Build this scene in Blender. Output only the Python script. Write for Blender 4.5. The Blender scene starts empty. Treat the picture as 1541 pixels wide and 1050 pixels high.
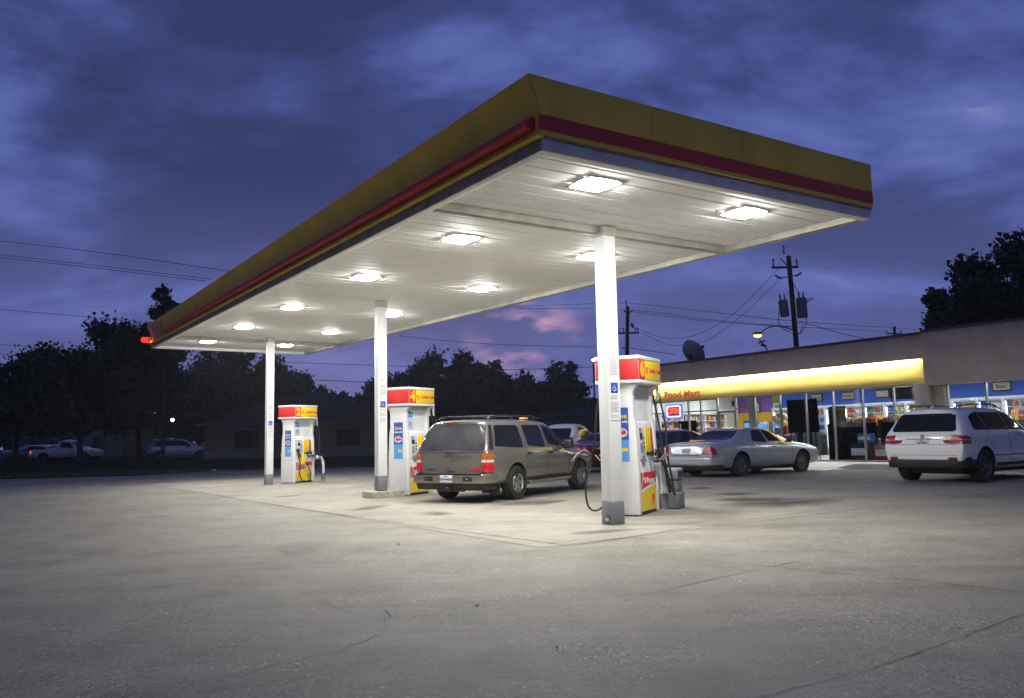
import bpy, bmesh, math, random
from mathutils import Vector, Matrix, Euler
from mathutils.bvhtree import BVHTree
R = math.radians
SC = bpy.context.scene
COL = SC.collection
random.seed(7)

# ---------------------------------------------------------------- measuring
EYE = 1.37
FPX, PITCH, ROLL, SHV = 1238.57, R(6.174), R(1.128), -5.079
def ray(x, y):
    a, b = x - 770.5, y - 525
    c, s = math.cos(ROLL), math.sin(ROLL)
    u = a*c - b*s; v = a*s + b*c - SHV
    X, Z = u/FPX, -v/FPX
    d = Vector((X, math.cos(PITCH) - Z*math.sin(PITCH), math.sin(PITCH) + Z*math.cos(PITCH)))
    return d/d.y
def P(x, y, Y):
    """world point seen at photo position x, y when it stands Y metres away"""
    p = ray(x, y)*Y
    return Vector((p.x, p.y, p.z + EYE))
CA = Vector((.351, 8.503)); CPH = R(-32.45)
CD = Vector((math.sin(CPH), math.cos(CPH))); CW = Vector((math.cos(CPH), -math.sin(CPH)))
def G(x, y):
    """ground height: a lot that falls very gently"""
    q = Vector((x, y)) - CA
    a, b = q.dot(CW), q.dot(CD)
    return max(-.2, min(.3, .03 + .006*a - .007*b))
def GP(x, y):
    r = ray(x, y); t = 10.
    for _ in range(80):
        t = (G(r.x*t, t) - EYE)/r.z
    return Vector((r.x*t, t, r.z*t + EYE))

# ---------------------------------------------------------------- materials
def lin(*c):
    return tuple(((v/255)/12.92 if v/255 <= .04045 else ((v/255 + .055)/1.055)**2.4) for v in c)
def _bsdf(name):
    m = bpy.data.materials.new(name); m.use_nodes = True
    return m, m.node_tree.nodes, m.node_tree.links, m.node_tree.nodes['Principled BSDF']
def mat(name, col, rough=.5, metal=0., coat=0., emit=None, es=0., noise=0., nscale=8., bump=0., bscale=60., spec=.5, rvar=0.):
    m, N, L, b = _bsdf(name)
    b.inputs['Base Color'].default_value = (*col, 1)
    b.inputs['Roughness'].default_value = rough
    b.inputs['Metallic'].default_value = metal
    b.inputs['Coat Weight'].default_value = coat
    b.inputs['Coat Roughness'].default_value = .03
    b.inputs['Specular IOR Level'].default_value = spec
    if emit:
        b.inputs['Emission Color'].default_value = (*emit, 1)
        b.inputs['Emission Strength'].default_value = es
    if noise or bump or rvar:
        tc = N.new('ShaderNodeTexCoord')
    if noise or rvar:
        n = N.new('ShaderNodeTexNoise'); n.inputs['Scale'].default_value = nscale; n.inputs['Detail'].default_value = 6
        n.inputs['Roughness'].default_value = .65
        L.new(tc.outputs['Object'], n.inputs['Vector'])
    if noise:
        r = N.new('ShaderNodeValToRGB')
        e = r.color_ramp.elements
        e[0].position, e[1].position = .3, .7
        e[0].color = (*[max(0, c*(1 - noise)) for c in col], 1)
        e[1].color = (*[min(1, c*(1 + noise*.6)) for c in col], 1)
        L.new(n.outputs['Fac'], r.inputs['Fac']); L.new(r.outputs['Color'], b.inputs['Base Color'])
    if rvar:
        mr = N.new('ShaderNodeMapRange')
        mr.inputs['To Min'].default_value = max(.02, rough - rvar); mr.inputs['To Max'].default_value = min(1, rough + rvar)
        L.new(n.outputs['Fac'], mr.inputs['Value']); L.new(mr.outputs['Result'], b.inputs['Roughness'])
    if bump:
        n2 = N.new('ShaderNodeTexNoise'); n2.inputs['Scale'].default_value = bscale; n2.inputs['Detail'].default_value = 4
        L.new(tc.outputs['Object'], n2.inputs['Vector'])
        bp = N.new('ShaderNodeBump'); bp.inputs['Strength'].default_value = bump; bp.inputs['Distance'].default_value = .02
        L.new(n2.outputs['Fac'], bp.inputs['Height']); L.new(bp.outputs['Normal'], b.inputs['Normal'])
    return m
def glow(name, col, s, back=False):
    m = bpy.data.materials.new(name); m.use_nodes = True
    N, L = m.node_tree.nodes, m.node_tree.links
    N.clear()
    o = N.new('ShaderNodeOutputMaterial'); e = N.new('ShaderNodeEmission')
    e.inputs['Color'].default_value = (*col, 1); e.inputs['Strength'].default_value = s
    L.new(e.outputs[0], o.inputs[0])
    return m
def glass(name, tint=(.92, .95, .95), refl=.06):
    m = bpy.data.materials.new(name); m.use_nodes = True
    N, L = m.node_tree.nodes, m.node_tree.links
    N.clear()
    o = N.new('ShaderNodeOutputMaterial'); t = N.new('ShaderNodeBsdfTransparent'); g = N.new('ShaderNodeBsdfGlossy')
    t.inputs['Color'].default_value = (*tint, 1); g.inputs['Roughness'].default_value = .01
    mx = N.new('ShaderNodeMixShader'); lw = N.new('ShaderNodeLayerWeight'); lw.inputs['Blend'].default_value = .5
    pw = N.new('ShaderNodeMath'); pw.operation = 'POWER'; pw.inputs[1].default_value = 5; L.new(lw.outputs['Facing'], pw.inputs[0])
    fr = N.new('ShaderNodeMath'); fr.operation = 'MULTIPLY_ADD'; fr.inputs[1].default_value = .95; fr.inputs[2].default_value = .04; L.new(pw.outputs[0], fr.inputs[0])
    L.new(fr.outputs[0], mx.inputs[0]); L.new(t.outputs[0], mx.inputs[1]); L.new(g.outputs[0], mx.inputs[2])
    L.new(mx.outputs[0], o.inputs[0])
    return m

# ---------------------------------------------------------------- mesh builder
class MB:
    def __init__(s): s.v, s.f, s.m = [], [], []
    def add(s, vs, fs, m=0):
        o = len(s.v); s.v += [tuple(v) for v in vs]
        for f in fs: s.f.append([i + o for i in f]); s.m.append(m)
        return s
    def box(s, x0, x1, y0, y1, z0, z1, m=0, M=None):
        vs = [Vector((x, y, z)) for x in (x0, x1) for y in (y0, y1) for z in (z0, z1)]
        if M: vs = [M @ v for v in vs]
        return s.add(vs, [(0, 1, 3, 2), (4, 6, 7, 5), (0, 4, 5, 1), (2, 3, 7, 6), (0, 2, 6, 4), (1, 5, 7, 3)], m)
    def tube(s, pts, r, n=8, m=0, cap=True):
        pts = [Vector(p) for p in pts]; k = len(pts)
        rs = r if isinstance(r, (list, tuple)) else [r]*k
        t0 = (pts[1] - pts[0]).normalized()
        up = Vector((0, 0, 1)) if abs(t0.z) < .9 else Vector((1, 0, 0))
        a = t0.cross(up).normalized(); vs = []
        for i, p in enumerate(pts):
            t = (pts[min(i + 1, k - 1)] - pts[max(i - 1, 0)]).normalized()
            a = (a - t*a.dot(t)).normalized(); b = t.cross(a)
            for j in range(n):
                an = 2*math.pi*j/n
                vs.append(p + (a*math.cos(an) + b*math.sin(an))*rs[i])
        fs = [(i*n + j, i*n + (j + 1) % n, (i + 1)*n + (j + 1) % n, (i + 1)*n + j) for i in range(k - 1) for j in range(n)]
        if cap: fs += [tuple(range(n))[::-1], tuple(range((k - 1)*n, k*n))]
        return s.add(vs, fs, m)
    def lathe(s, prof, n=24, m=0, M=None, ms=None):
        """profile (radius, height) turned about local z"""
        vs = []; fs = []; k = len(prof); M = M or Matrix()
        for r, h in prof:
            for j in range(n):
                a = 2*math.pi*j/n; vs.append(M @ Vector((r*math.cos(a), r*math.sin(a), h)))
        o = len(s.v); s.v += [tuple(v) for v in vs]
        for i in range(k - 1):
            for j in range(n):
                s.f.append([o + q for q in (i*n + j, i*n + (j + 1) % n, (i + 1)*n + (j + 1) % n, (i + 1)*n + j)])
                s.m.append(ms[i] if ms else m)
        return s
    def prism(s, poly, lo, hi, fn=None, m=0):
        """polygon (u, v) swept from lo to hi; fn maps (u, v, w) to 3-D"""
        fn = fn or (lambda u, v, w: (u, v, w)); n = len(poly)
        vs = [fn(u, v, lo) for u, v in poly] + [fn(u, v, hi) for u, v in poly]
        fs = [tuple(range(n))[::-1], tuple(range(n, 2*n))] + [(i, (i + 1) % n, n + (i + 1) % n, n + i) for i in range(n)]
        return s.add(vs, fs, m)
    def ball(s, c, r, m=0, n=10, k=6, sq=(1, 1, 1)):
        c = Vector(c); vs = []; fs = []
        for i in range(k + 1):
            th = math.pi*i/k
            for j in range(n):
                a = 2*math.pi*j/n
                vs.append(c + Vector((math.sin(th)*math.cos(a)*sq[0], math.sin(th)*math.sin(a)*sq[1], math.cos(th)*sq[2]))*r)
        for i in range(k):
            for j in range(n): fs.append((i*n + j, i*n + (j + 1) % n, (i + 1)*n + (j + 1) % n, (i + 1)*n + j))
        return s.add(vs, fs, m)
    def build(s, name, mats, parent=None, bevel=0., seg=2, smooth=None, loc=None, rot=None, norm=True):
        me = bpy.data.meshes.new(name); me.from_pydata(s.v, [], s.f)
        for mm in (mats if isinstance(mats, (list, tuple)) else [mats]): me.materials.append(mm)
        me.polygons.foreach_set('material_index', s.m)
        bm = bmesh.new(); bm.from_mesh(me)
        if norm or bevel:
            bmesh.ops.remove_doubles(bm, verts=bm.verts, dist=1e-5)
            bmesh.ops.recalc_face_normals(bm, faces=bm.faces)
        if bevel:
            es = [e for e in bm.edges if len(e.link_faces) == 2 and e.calc_face_angle(0) > R(28)]
            bmesh.ops.bevel(bm, geom=es, offset=bevel, segments=seg, affect='EDGES', clamp_overlap=True, profile=.5)
        bm.to_mesh(me); bm.free()
        if smooth is None: smooth = 35
        if smooth:
            me.shade_smooth(); me.set_sharp_from_angle(angle=R(smooth))
        o = bpy.data.objects.new(name, me); COL.objects.link(o)
        if parent: o.parent = parent
        if loc is not None: o.location = loc
        if rot is not None: o.rotation_euler = rot
        return o
def tag(o, label=None, cat=None, group=None, kind=None):
    if label: o['label'] = label
    if cat: o['category'] = cat
    if group: o['group'] = group
    if kind: o['kind'] = kind
    return o
def empty(name, loc, rz=0., label=None, cat=None, group=None, M=None):
    o = bpy.data.objects.new(name, None); COL.objects.link(o); o.empty_display_size = .2
    if M is not None: o.matrix_world = M
    else: o.location = loc; o.rotation_euler = (0, 0, rz)
    return tag(o, label, cat, group)
def kids(o): return [c for c in bpy.data.objects if c.parent == o]
def clone(o, parent=None, label=None):
    ch = kids(o)
    c = o.copy(); COL.objects.link(c); c.parent = parent
    if label: c['label'] = label
    for k in ch: clone(k, c)
    return c
def text(name, body, size, m, parent, M, extrude=.002, align='CENTER', sx=1., bold=0., spacing=1., ay='CENTER'):
    cu = bpy.data.curves.new(name, 'FONT'); cu.body = body; cu.size = size; cu.extrude = extrude
    cu.align_x = align; cu.align_y = ay; cu.offset = bold; cu.space_character = spacing; cu.resolution_u = 4
    t = bpy.data.objects.new(name, cu); COL.objects.link(t)
    dg = bpy.context.evaluated_depsgraph_get()
    me = bpy.data.meshes.new_from_object(t.evaluated_get(dg))
    bpy.data.objects.remove(t)
    me.transform(M @ Matrix.Diagonal((sx, 1, 1, 1)))
    me.materials.clear(); me.materials.append(m)
    o = bpy.data.objects.new(name, me); COL.objects.link(o)
    if parent: o.parent = parent
    return o
def frame(o, x, y):
    """matrix with given origin, x axis (reading direction) and y axis (up)"""
    x = Vector(x).normalized(); y = Vector(y); y = (y - x*y.dot(x)).normalized(); z = x.cross(y)
    M = Matrix((x, y, z)).transposed().to_4x4(); M.translation = Vector(o)
    return M
def smoothpts(pts, k=6):
    """Catmull-Rom through the points"""
    pts = [Vector(p) for p in pts]; out = []
    q = [pts[0]*2 - pts[1]] + pts + [pts[-1]*2 - pts[-2]]
    for i in range(1, len(q) - 2):
        a, b, c, d = q[i - 1:i + 3]
        for j in range(k):
            t = j/k
            out.append(.5*((2*b) + (c - a)*t + (2*a - 5*b + 4*c - d)*t*t + (3*b - a - 3*c + d)*t**3))
    return out + [pts[-1]]
# ================================================================ materials
def ground_mat(name, c0, c1, speck, bump, rough, patch=.5):
    """concrete: broad worn patches, mottling, streaks, aggregate grain with a few pale chips"""
    m, N, L, b = _bsdf(name)
    tc = N.new('ShaderNodeTexCoord')
    def noise(sc, det=6, rg=.6, mp=None):
        n = N.new('ShaderNodeTexNoise'); n.inputs['Scale'].default_value = sc; n.inputs['Detail'].default_value = det
        n.inputs['Roughness'].default_value = rg
        L.new((mp or tc).outputs[0 if mp else 'Object'], n.inputs['Vector']); return n.outputs['Fac']
    def mapr(x, a, b_, c, d):
        n = N.new('ShaderNodeMapRange'); n.inputs['From Min'].default_value = a; n.inputs['From Max'].default_value = b_
        n.inputs['To Min'].default_value = c; n.inputs['To Max'].default_value = d; L.new(x, n.inputs['Value']); return n.outputs[0]
    def mt(op, x, y):
        n = N.new('ShaderNodeMath'); n.operation = op; L.new(x, n.inputs[0])
        if isinstance(y, float): n.inputs[1].default_value = y
        else: L.new(y, n.inputs[1])
        return n.outputs[0]
    mp = N.new('ShaderNodeMapping'); mp.inputs['Scale'].default_value = (.35, 1.5, 1); mp.inputs['Rotation'].default_value = (0, 0, R(-20))
    L.new(tc.outputs['Object'], mp.inputs['Vector'])
    big, mid, streak, fine = noise(.22, 6, .62), noise(1.7, 8, .7), noise(.9, 6, .65, mp), noise(70, 3, .7)
    r = N.new('ShaderNodeValToRGB'); e = r.color_ramp.elements
    e[0].position, e[1].position = .40, .60
    e[0].color = (*c0, 1); e[1].color = (*c1, 1)
    fac = mt('ADD', mt('ADD', mt('MULTIPLY', big, .36), mt('MULTIPLY', mid, .34)), mt('MULTIPLY', streak, .30))
    L.new(fac, r.inputs['Fac'])
    vo = N.new('ShaderNodeTexVoronoi'); vo.inputs['Scale'].default_value = 70
    L.new(tc.outputs['Object'], vo.inputs['Vector'])
    sp = N.new('ShaderNodeSeparateColor'); L.new(vo.outputs['Color'], sp.inputs[0])
    v2 = N.new('ShaderNodeTexVoronoi'); v2.inputs['Scale'].default_value = 30
    L.new(tc.outputs['Object'], v2.inputs['Vector'])
    s2 = N.new('ShaderNodeSeparateColor'); L.new(v2.outputs['Color'], s2.inputs[0])
    # aggregate shows only where the cement skin has worn off
    worn = mapr(noise(.55, 7, .7), .42, .62, .15, 1.)
    chips = mt('MULTIPLY', mt('MULTIPLY', mapr(s2.outputs[0], .90, .91, 0., 1.), mapr(v2.outputs['Distance'], .22, .34, 1., 0.)), worn)
    grain = mapr(mt('MULTIPLY', mapr(sp.outputs[0], 0., 1., -1., 1.), worn), -1., 1., 1 - speck, 1 + speck)
    tone = mt('MULTIPLY', mt('MULTIPLY', grain, mapr(fine, 0., 1., .85, 1.15)), mt('ADD', mt('MULTIPLY', chips, speck*2.6), 1.))
    dark = mapr(noise(.8, 6, .6), .58, .75, 1., 1 - patch)
    vm = N.new('ShaderNodeVectorMath'); vm.operation = 'SCALE'
    L.new(r.outputs['Color'], vm.inputs[0]); L.new(mt('MULTIPLY', tone, dark), vm.inputs['Scale'])
    L.new(vm.outputs[0], b.inputs['Base Color'])
    L.new(mapr(chips, 0., 1., rough, .3), b.inputs['Roughness']); b.inputs['Specular IOR Level'].default_value = .35
    bp = N.new('ShaderNodeBump'); bp.inputs['Strength'].default_value = bump; bp.inputs['Distance'].default_value = .008
    L.new(mt('ADD', mt('MULTIPLY', mt('MULTIPLY', vo.outputs['Distance'], worn), -1.), fine), bp.inputs['Height']); L.new(bp.outputs['Normal'], b.inputs['Normal'])
    return m
M_ = {}
M_['lot'] = ground_mat('aggregate_concrete', (.142, .131, .106), (.245, .226, .181), .42, .45, .75, .3)
M_['slab'] = ground_mat('smooth_concrete', (.178, .165, .132), (.292, .27, .219), .10, .15, .8, .35)
M_['walk'] = ground_mat('sidewalk_concrete', (.55, .53, .50), (.68, .66, .62), .08, .15, .8, .2)
M_['curb'] = mat('curb_concrete', (.36, .34, .27), .85, noise=.4, nscale=9, bump=.5)
M_['crack'] = mat('crack_dark', (.065, .058, .048), .95)
M_['oil'] = mat('oil_stain', (.10, .085, .06), .5, noise=.5, nscale=3)
M_['line'] = mat('worn_paint', (.42, .41, .38), .8, noise=.35, nscale=12)
M_['dirt'] = mat('grass_soil', (.012, .019, .006), .95, noise=.5, nscale=1.5, bump=.6, bscale=20, spec=.05)
M_['road'] = mat('asphalt', (.022, .022, .023), .95, noise=.3, nscale=2, bump=.3, spec=.1)
M_['white'] = mat('white_paint', (.72, .72, .70), .38, noise=.06, nscale=3)
M_['soffit'] = mat('soffit_steel', (.90, .90, .885), .6, noise=.06, nscale=1.3, spec=.12)
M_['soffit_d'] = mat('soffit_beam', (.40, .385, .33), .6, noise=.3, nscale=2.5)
M_['gutter'] = mat('gutter_metal', (.66, .64, .60), .5, noise=.25, nscale=3)
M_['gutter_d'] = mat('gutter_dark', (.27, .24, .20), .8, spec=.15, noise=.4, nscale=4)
M_['yel'] = mat('fascia_yellow', (.80, .54, .075), .6, noise=.16, nscale=1.2, spec=.15)
M_['red'] = mat('fascia_red', (.50, .045, .050), .6, noise=.1, nscale=1.5, spec=.2)
M_['grey'] = mat('grey_paint', (.17, .175, .182), .6, noise=.15, nscale=5)
M_['greyl'] = mat('light_grey_plastic', (.20, .205, .22), .55, noise=.1, nscale=5)
M_['lens'] = glow('lamp_lens', (1., .99, .945), 312)
M_['black'] = mat('black_rubber', (.012, .012, .013), .5)
M_['blackp'] = mat('black_plastic', (.02, .02, .022), .38)
M_['steel'] = mat('brushed_steel', (.55, .55, .55), .3, metal=1, rvar=.1)
M_['chrome'] = mat('chrome', (.75, .75, .74), .12, metal=1)
M_['pred'] = mat('pump_red', (.62, .035, .03), .35)
M_['pyel'] = mat('pump_yellow', (.80, .56, .02), .35)
M_['pblue'] = mat('poster_blue', (.10, .32, .72), .4)
M_['pdblue'] = mat('poster_dark_blue', (.035, .10, .42), .4)
M_['ppale'] = mat('poster_pale_blue', (.42, .62, .82), .4)
M_['pgreen'] = mat('grade_green', (.05, .35, .05), .4)
M_['panel'] = mat('panel_grey', (.55, .56, .56), .45)
M_['scr'] = mat('screen_dark', (.03, .04, .05), .15)
M_['paper'] = mat('notice_paper', (.62, .62, .62), .7)
M_['ink'] = mat('faded_ink', (.36, .33, .33), .8)
M_['sblue'] = mat('sign_blue', (.02, .04, .34), .4)
M_['wood'] = mat('pole_wood', (.035, .028, .022), .9, noise=.4, nscale=4)
M_['wire'] = mat('cable_black', (.02, .02, .022), .7)
M_['bark'] = mat('bark', (.05, .04, .03), .95, noise=.5, nscale=3, bump=.8, bscale=12)

# ================================================================ ground
def sheet(name, poly, m, dz, step=None, kind='structure'):
    """polygon draped on the lot, dz above it"""
    bm = bmesh.new()
    vs = [bm.verts.new((x, y, 0)) for x, y in poly]
    bm.faces.new(vs)
    xs = [p[0] for p in poly]; ys = [p[1] for p in poly]
    if step:
        x = min(xs)
        while x < max(xs):
            bmesh.ops.bisect_plane(bm, geom=bm.verts[:] + bm.edges[:] + bm.faces[:], plane_co=(x, 0, 0), plane_no=(1, 0, 0)); x += step
        y = min(ys)
        while y < max(ys):
            bmesh.ops.bisect_plane(bm, geom=bm.verts[:] + bm.edges[:] + bm.faces[:], plane_co=(0, y, 0), plane_no=(0, 1, 0)); y += step
    for v in bm.verts: v.co.z = G(v.co.x, v.co.y) + dz
    bmesh.ops.recalc_face_normals(bm, faces=bm.faces)
    me = bpy.data.meshes.new(name); bm.to_mesh(me); bm.free(); me.materials.append(m)
    o = bpy.data.objects.new(name, me); COL.objects.link(o); o['kind'] = kind
    return o
def ground_grid():
    xs = [-240, -160, -120] + list(range(-80, 81, 4)) + [120, 160, 240]
    ys = [-120, -60, -40] + list(range(-20, 101, 4)) + [140, 180, 240]
    mb = MB(); n = len(xs)
    vs = [(x, y, G(x, y)) for y in ys for x in xs]
    fs = [(j*n + i, j*n + i + 1, (j + 1)*n + i + 1, (j + 1)*n + i) for j in range(len(ys) - 1) for i in range(n - 1)]
    mb.add(vs, fs); o = mb.build('ground', M_['lot'], smooth=0, norm=False); o['kind'] = 'structure'
ground_grid()
def wl(w, l):
    q = CA + CW*w + CD*l
    return (q.x, q.y)
# smooth slab under the canopy: corner and two edges read from the joints in the photo
sheet('concrete_slab', [wl(.75, 1.25), wl(12.6, 1.75), wl(12.6, 26), wl(.05, 26)], M_['slab'], .004, 3)
def strip(name, pts, w, m, dz, jitter=0., kind='structure', rag=0.):
    pts = [Vector((p[0], p[1], 0)) for p in pts]
    if jitter:
        out = []
        for a, b in zip(pts, pts[1:]):
            n = max(2, int((b - a).length/.12)); t = (b - a).normalized(); s = Vector((-t.y, t.x, 0))
            for i in range(n): out.append(a + (b - a)*i/n + s*random.uniform(-jitter, jitter))
        pts = out + [pts[-1]]
    mb = MB(); vs = []
    for i, p in enumerate(pts):
        t = (pts[min(i + 1, len(pts) - 1)] - pts[max(0, i - 1)]).normalized(); s = Vector((-t.y, t.x, 0))
        ww = w*.68*(1 + random.uniform(-rag, rag))
        for k in (-.5, .5):
            q = p + s*ww*k; vs.append((q.x, q.y, G(q.x, q.y) + dz))
    mb.add(vs, [(2*i, 2*i + 1, 2*i + 3, 2*i + 2) for i in range(len(pts) - 1)])
    o = mb.build(name, m, smooth=0); o['kind'] = kind; return o
def gl(*px): return [GP(*p) for p in px]
# joints and cracks in the concrete
strip('slab_joint', gl((240, 732), (330, 746), (430, 763), (640, 793), (860, 822)), .022, M_['crack'], .008, .006, rag=.6)
strip('slab_joint', gl((860, 822), (1000, 800), (1240, 767), (1400, 748), (1500, 735)), .022, M_['crack'], .008, .006, rag=.6)
strip('slab_joint', gl((430, 763), (560, 760)), .015, M_['crack'], .008, .005, rag=.6)
strip('slab_joint', [wl(.4, 11.2), wl(3.5, 10.9), wl(6.5, 10.6), wl(12.5, 10.4)], .014, M_['crack'], .008, .005, rag=.6)
strip('slab_joint', [wl(.3, 20.3), wl(12.5, 20.3)], .014, M_['crack'], .008, .005, rag=.6)
strip('pavement_crack', gl((1541, 892), (1400, 876), (1290, 866), (1180, 855), (1080, 845)), .012, M_['crack'], .005, .012, rag=.8)
strip('pavement_crack', gl((1541, 925), (1500, 938), (1440, 962), (1390, 979), (1330, 1000), (1280, 1014), (1220, 1030), (1140, 1050)), .008, M_['crack'], .005, .014, rag=.7)
strip('pavement_crack', gl((1200, 845), (1090, 868), (1000, 888), (940, 905)), .011, M_['crack'], .005, .010, rag=.9)
strip('pavement_crack', gl((585, 918), (583, 928), (582, 935), (577, 946), (570, 955), (552, 966), (530, 972), (500, 983), (470, 990), (420, 1000)), .007, M_['crack'], .005, .03, rag=.9)
strip('pavement_crack', gl((450, 890), (478, 901), (500, 910), (512, 918), (528, 922)), .005, M_['crack'], .005, .03, rag=.9)
strip('pavement_crack', gl((420, 1000), (330, 1020), (250, 1030)), .008, M_['crack'], .005, .012, rag=.9)
strip('pavement_crack', gl((100, 895), (180, 890), (260, 880)), .012, M_['crack'], .005, .015, rag=.9)
strip('pavement_crack', gl((1250, 798), (1340, 803), (1430, 808), (1500, 815)), .02, M_['crack'], .005, .05, rag=.95)
strip('pavement_crack', gl((1150, 795), (1230, 800), (1290, 803)), .016, M_['crack'], .005, .05, rag=.95)
# parking stripes in front of the shop, nearly worn away
hd = Vector((math.sin(R(54)), math.cos(R(54)), 0))
for px in ((1184, 727), (1300, 731)):
    a = GP(*px); strip('parking_stripe', [a - hd*.1, a + hd*1.2, a + hd*2.6], .10, M_['line'], .012, .004, rag=.25)
def blot(name, c, rx, ry, rz, m, dz, n=40, rag=.25):
    pts = []
    for i in range(n):
        a = 2*math.pi*i/n; k = 1 + random.uniform(-rag, rag)
        x, y = rx*k*math.cos(a), ry*k*math.sin(a)
        pts.append((c[0] + x*math.cos(rz) - y*math.sin(rz), c[1] + x*math.sin(rz) + y*math.cos(rz)))
    return sheet(name, pts, m, dz)
def stain_mat(name, col, op):
    m, N, L, b = _bsdf(name)
    b.inputs['Base Color'].default_value = (*col, 1); b.inputs['Roughness'].default_value = .55
    tc = N.new('ShaderNodeTexCoord'); n = N.new('ShaderNodeTexNoise'); n.inputs['Scale'].default_value = 2.2; n.inputs['Detail'].default_value = 7
    gr = N.new('ShaderNodeTexGradient'); gr.gradient_type = 'SPHERICAL'
    L.new(tc.outputs['Object'], n.inputs['Vector']); L.new(tc.outputs['Object'], gr.inputs['Vector'])
    mu = N.new('ShaderNodeMath'); mu.operation = 'MULTIPLY'; L.new(n.outputs['Fac'], mu.inputs[0]); L.new(gr.outputs['Fac'], mu.inputs[1])
    mr = N.new('ShaderNodeMapRange'); mr.inputs['From Min'].default_value = .04; mr.inputs['From Max'].default_value = .42
    mr.inputs['To Max'].default_value = op
    L.new(mu.outputs[0], mr.inputs['Value']); L.new(mr.outputs[0], b.inputs['Alpha'])
    return m
M_['stain'] = stain_mat('soft_oil_stain', (.07, .055, .035), .6)
def stain(px, rx, ry, rz):
    c = GP(*px); mb = MB(); n = 28
    mb.add([(math.cos(2*math.pi*i/n), math.sin(2*math.pi*i/n), 0) for i in range(n)], [tuple(range(n))])
    o = mb.build('oil_stain', M_['stain'], smooth=0, loc=(c.x, c.y, c.z + .014), rot=(0, 0, rz)); o.scale = (rx, ry, 1); o['kind'] = 'structure'
stain((1175, 757), 1.6, 1.0, .5); stain((1125, 752), .9, .6, .2); stain((790, 757), 1.1, .6, .9)
for w_, l_, a_, b_, z_ in ((5.2, 4.2, .5, .3, .3), (6.1, 5.5, .35, .3, 1), (4.6, 6.6, .9, .25, 1.0), (1.9, 6.2, .5, .35, 2), (1.6, 8.5, .8, .3, 1.2), (5.5, 12.2, .6, .4, .5), (4.9, 14, .4, .3, .2), (1.5, 13.6, .7, .3, 1), (8.3, 5.2, .6, .5, .3), (9.2, 7.1, .5, .4, .8), (2.2, 2.0, .7, .25, .4), (-1.5, 3.4, .9, .35, 1.8)):
    q_ = wl(w_, l_); mb = MB(); mb.add([(math.cos(2*math.pi*i/20), math.sin(2*math.pi*i/20), 0) for i in range(20)], [tuple(range(20))])
    o = mb.build('oil_stain', M_['stain'], smooth=0, loc=(q_[0], q_[1], G(*q_) + .016), rot=(0, 0, z_)); o.scale = (a_, b_, 1); o['kind'] = 'structure'

# grass verge beyond the lot, then the neighbouring drive
edge = [GP(*p) for p in ((-300, 739), (-150, 727), (0, 721), (100, 718.5), (200, 716), (320, 708.5), (430, 705), (550, 703), (680, 700), (900, 692))]
far = [(70, 62), (70, 236), (-236, 236), (-236, 60)]
sheet('grass_ground', [(p.x, p.y) for p in edge] + far, M_['dirt'], .03)
sheet('neighbour_drive', [(-62, 62.5), (-18, 66), (-2, 77), (-2, 84), (-70, 84)], M_['road'], .05)
def grass():
    mb = MB(); rnd = random.Random(3)
    for i in range(9000):
        k = rnd.random()*(len(edge) - 2); j = int(k) + 0; t = k - j
        a = edge[j].lerp(edge[j + 1], t)
        q = a + Vector((rnd.uniform(-.5, .5), abs(rnd.gauss(0, 4)), 0))
        h = rnd.uniform(.05, .14); an = rnd.uniform(0, 6.28); wd = rnd.uniform(.02, .05)
        dx, dy = math.cos(an)*wd, math.sin(an)*wd
        z = G(q.x, q.y) + .03
        mb.add([(q.x - dx, q.y - dy, z), (q.x + dx, q.y + dy, z), (q.x + dy*1.5, q.y - dx*1.5, z + h)], [(0, 1, 2)])
    g = mb.build('grass', mat('grass_blade', (.03, .055, .015), .8), smooth=0, norm=False)
    tag(g, 'dark short grass of the verge beyond the concrete lot', 'grass', kind='stuff')
grass()
# ================================================================ canopy
SL, SWD = .0142, -.0053
lx, ly = Vector((CW.x, CW.y, 0)), Vector((CD.x, CD.y, 0))
CM = Matrix((lx, ly, Vector((0, 0, 1)))).transposed().to_4x4(); CM.translation = Vector((CA.x, CA.y, 0))   # the fall of the canopy is put into its meshes below
H, CWID, CLEN = 4.373, 5.713, 24.93
canopy = empty('station_canopy', None, M=CM, label='long flat filling station canopy with yellow and red fascia on white columns', cat='canopy')
def soffit():
    mb = MB(); z = H + .10; y = .12; pit = .31; g = .020
    while y < CLEN - .12:
        y1 = min(y + pit, CLEN - .12)
        x0, x1 = .12, CWID - .12
        # each steel pan: flat face with a recessed seam at its edge
        mb.add([(x0, y + g, z), (x1, y + g, z), (x1, y1 - g, z), (x0, y1 - g, z)], [(0, 1, 2, 3)])
        mb.add([(x0, y1 - g, z), (x1, y1 - g, z), (x1, y1, z + .032), (x0, y1, z + .032)], [(0, 1, 2, 3)])
        mb.add([(x0, y1, z + .032), (x1, y1, z + .032), (x1, y1 + g, z), (x0, y1 + g, z)], [(0, 1, 2, 3)])
        mb.add([(x0, y, z + .032), (x1, y, z + .032), (x1, y + g, z), (x0, y + g, z)], [(0, 1, 2, 3)]) if y < .2 else None
        y = y1
    mb.build('soffit', M_['soffit'], canopy, smooth=0)
    mb = MB(); mb.box(.1, CWID - .1, .1, CLEN - .1, H + .14, H + .76); mb.build('roof_deck', M_['gutter_d'], canopy, smooth=0)
soffit()
def beam(name, x0, x1, y0, y1, m): 
    MB().box(x0, x1, y0, y1, H + .0, H + .098).build(name, m, canopy, bevel=.006)
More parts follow.
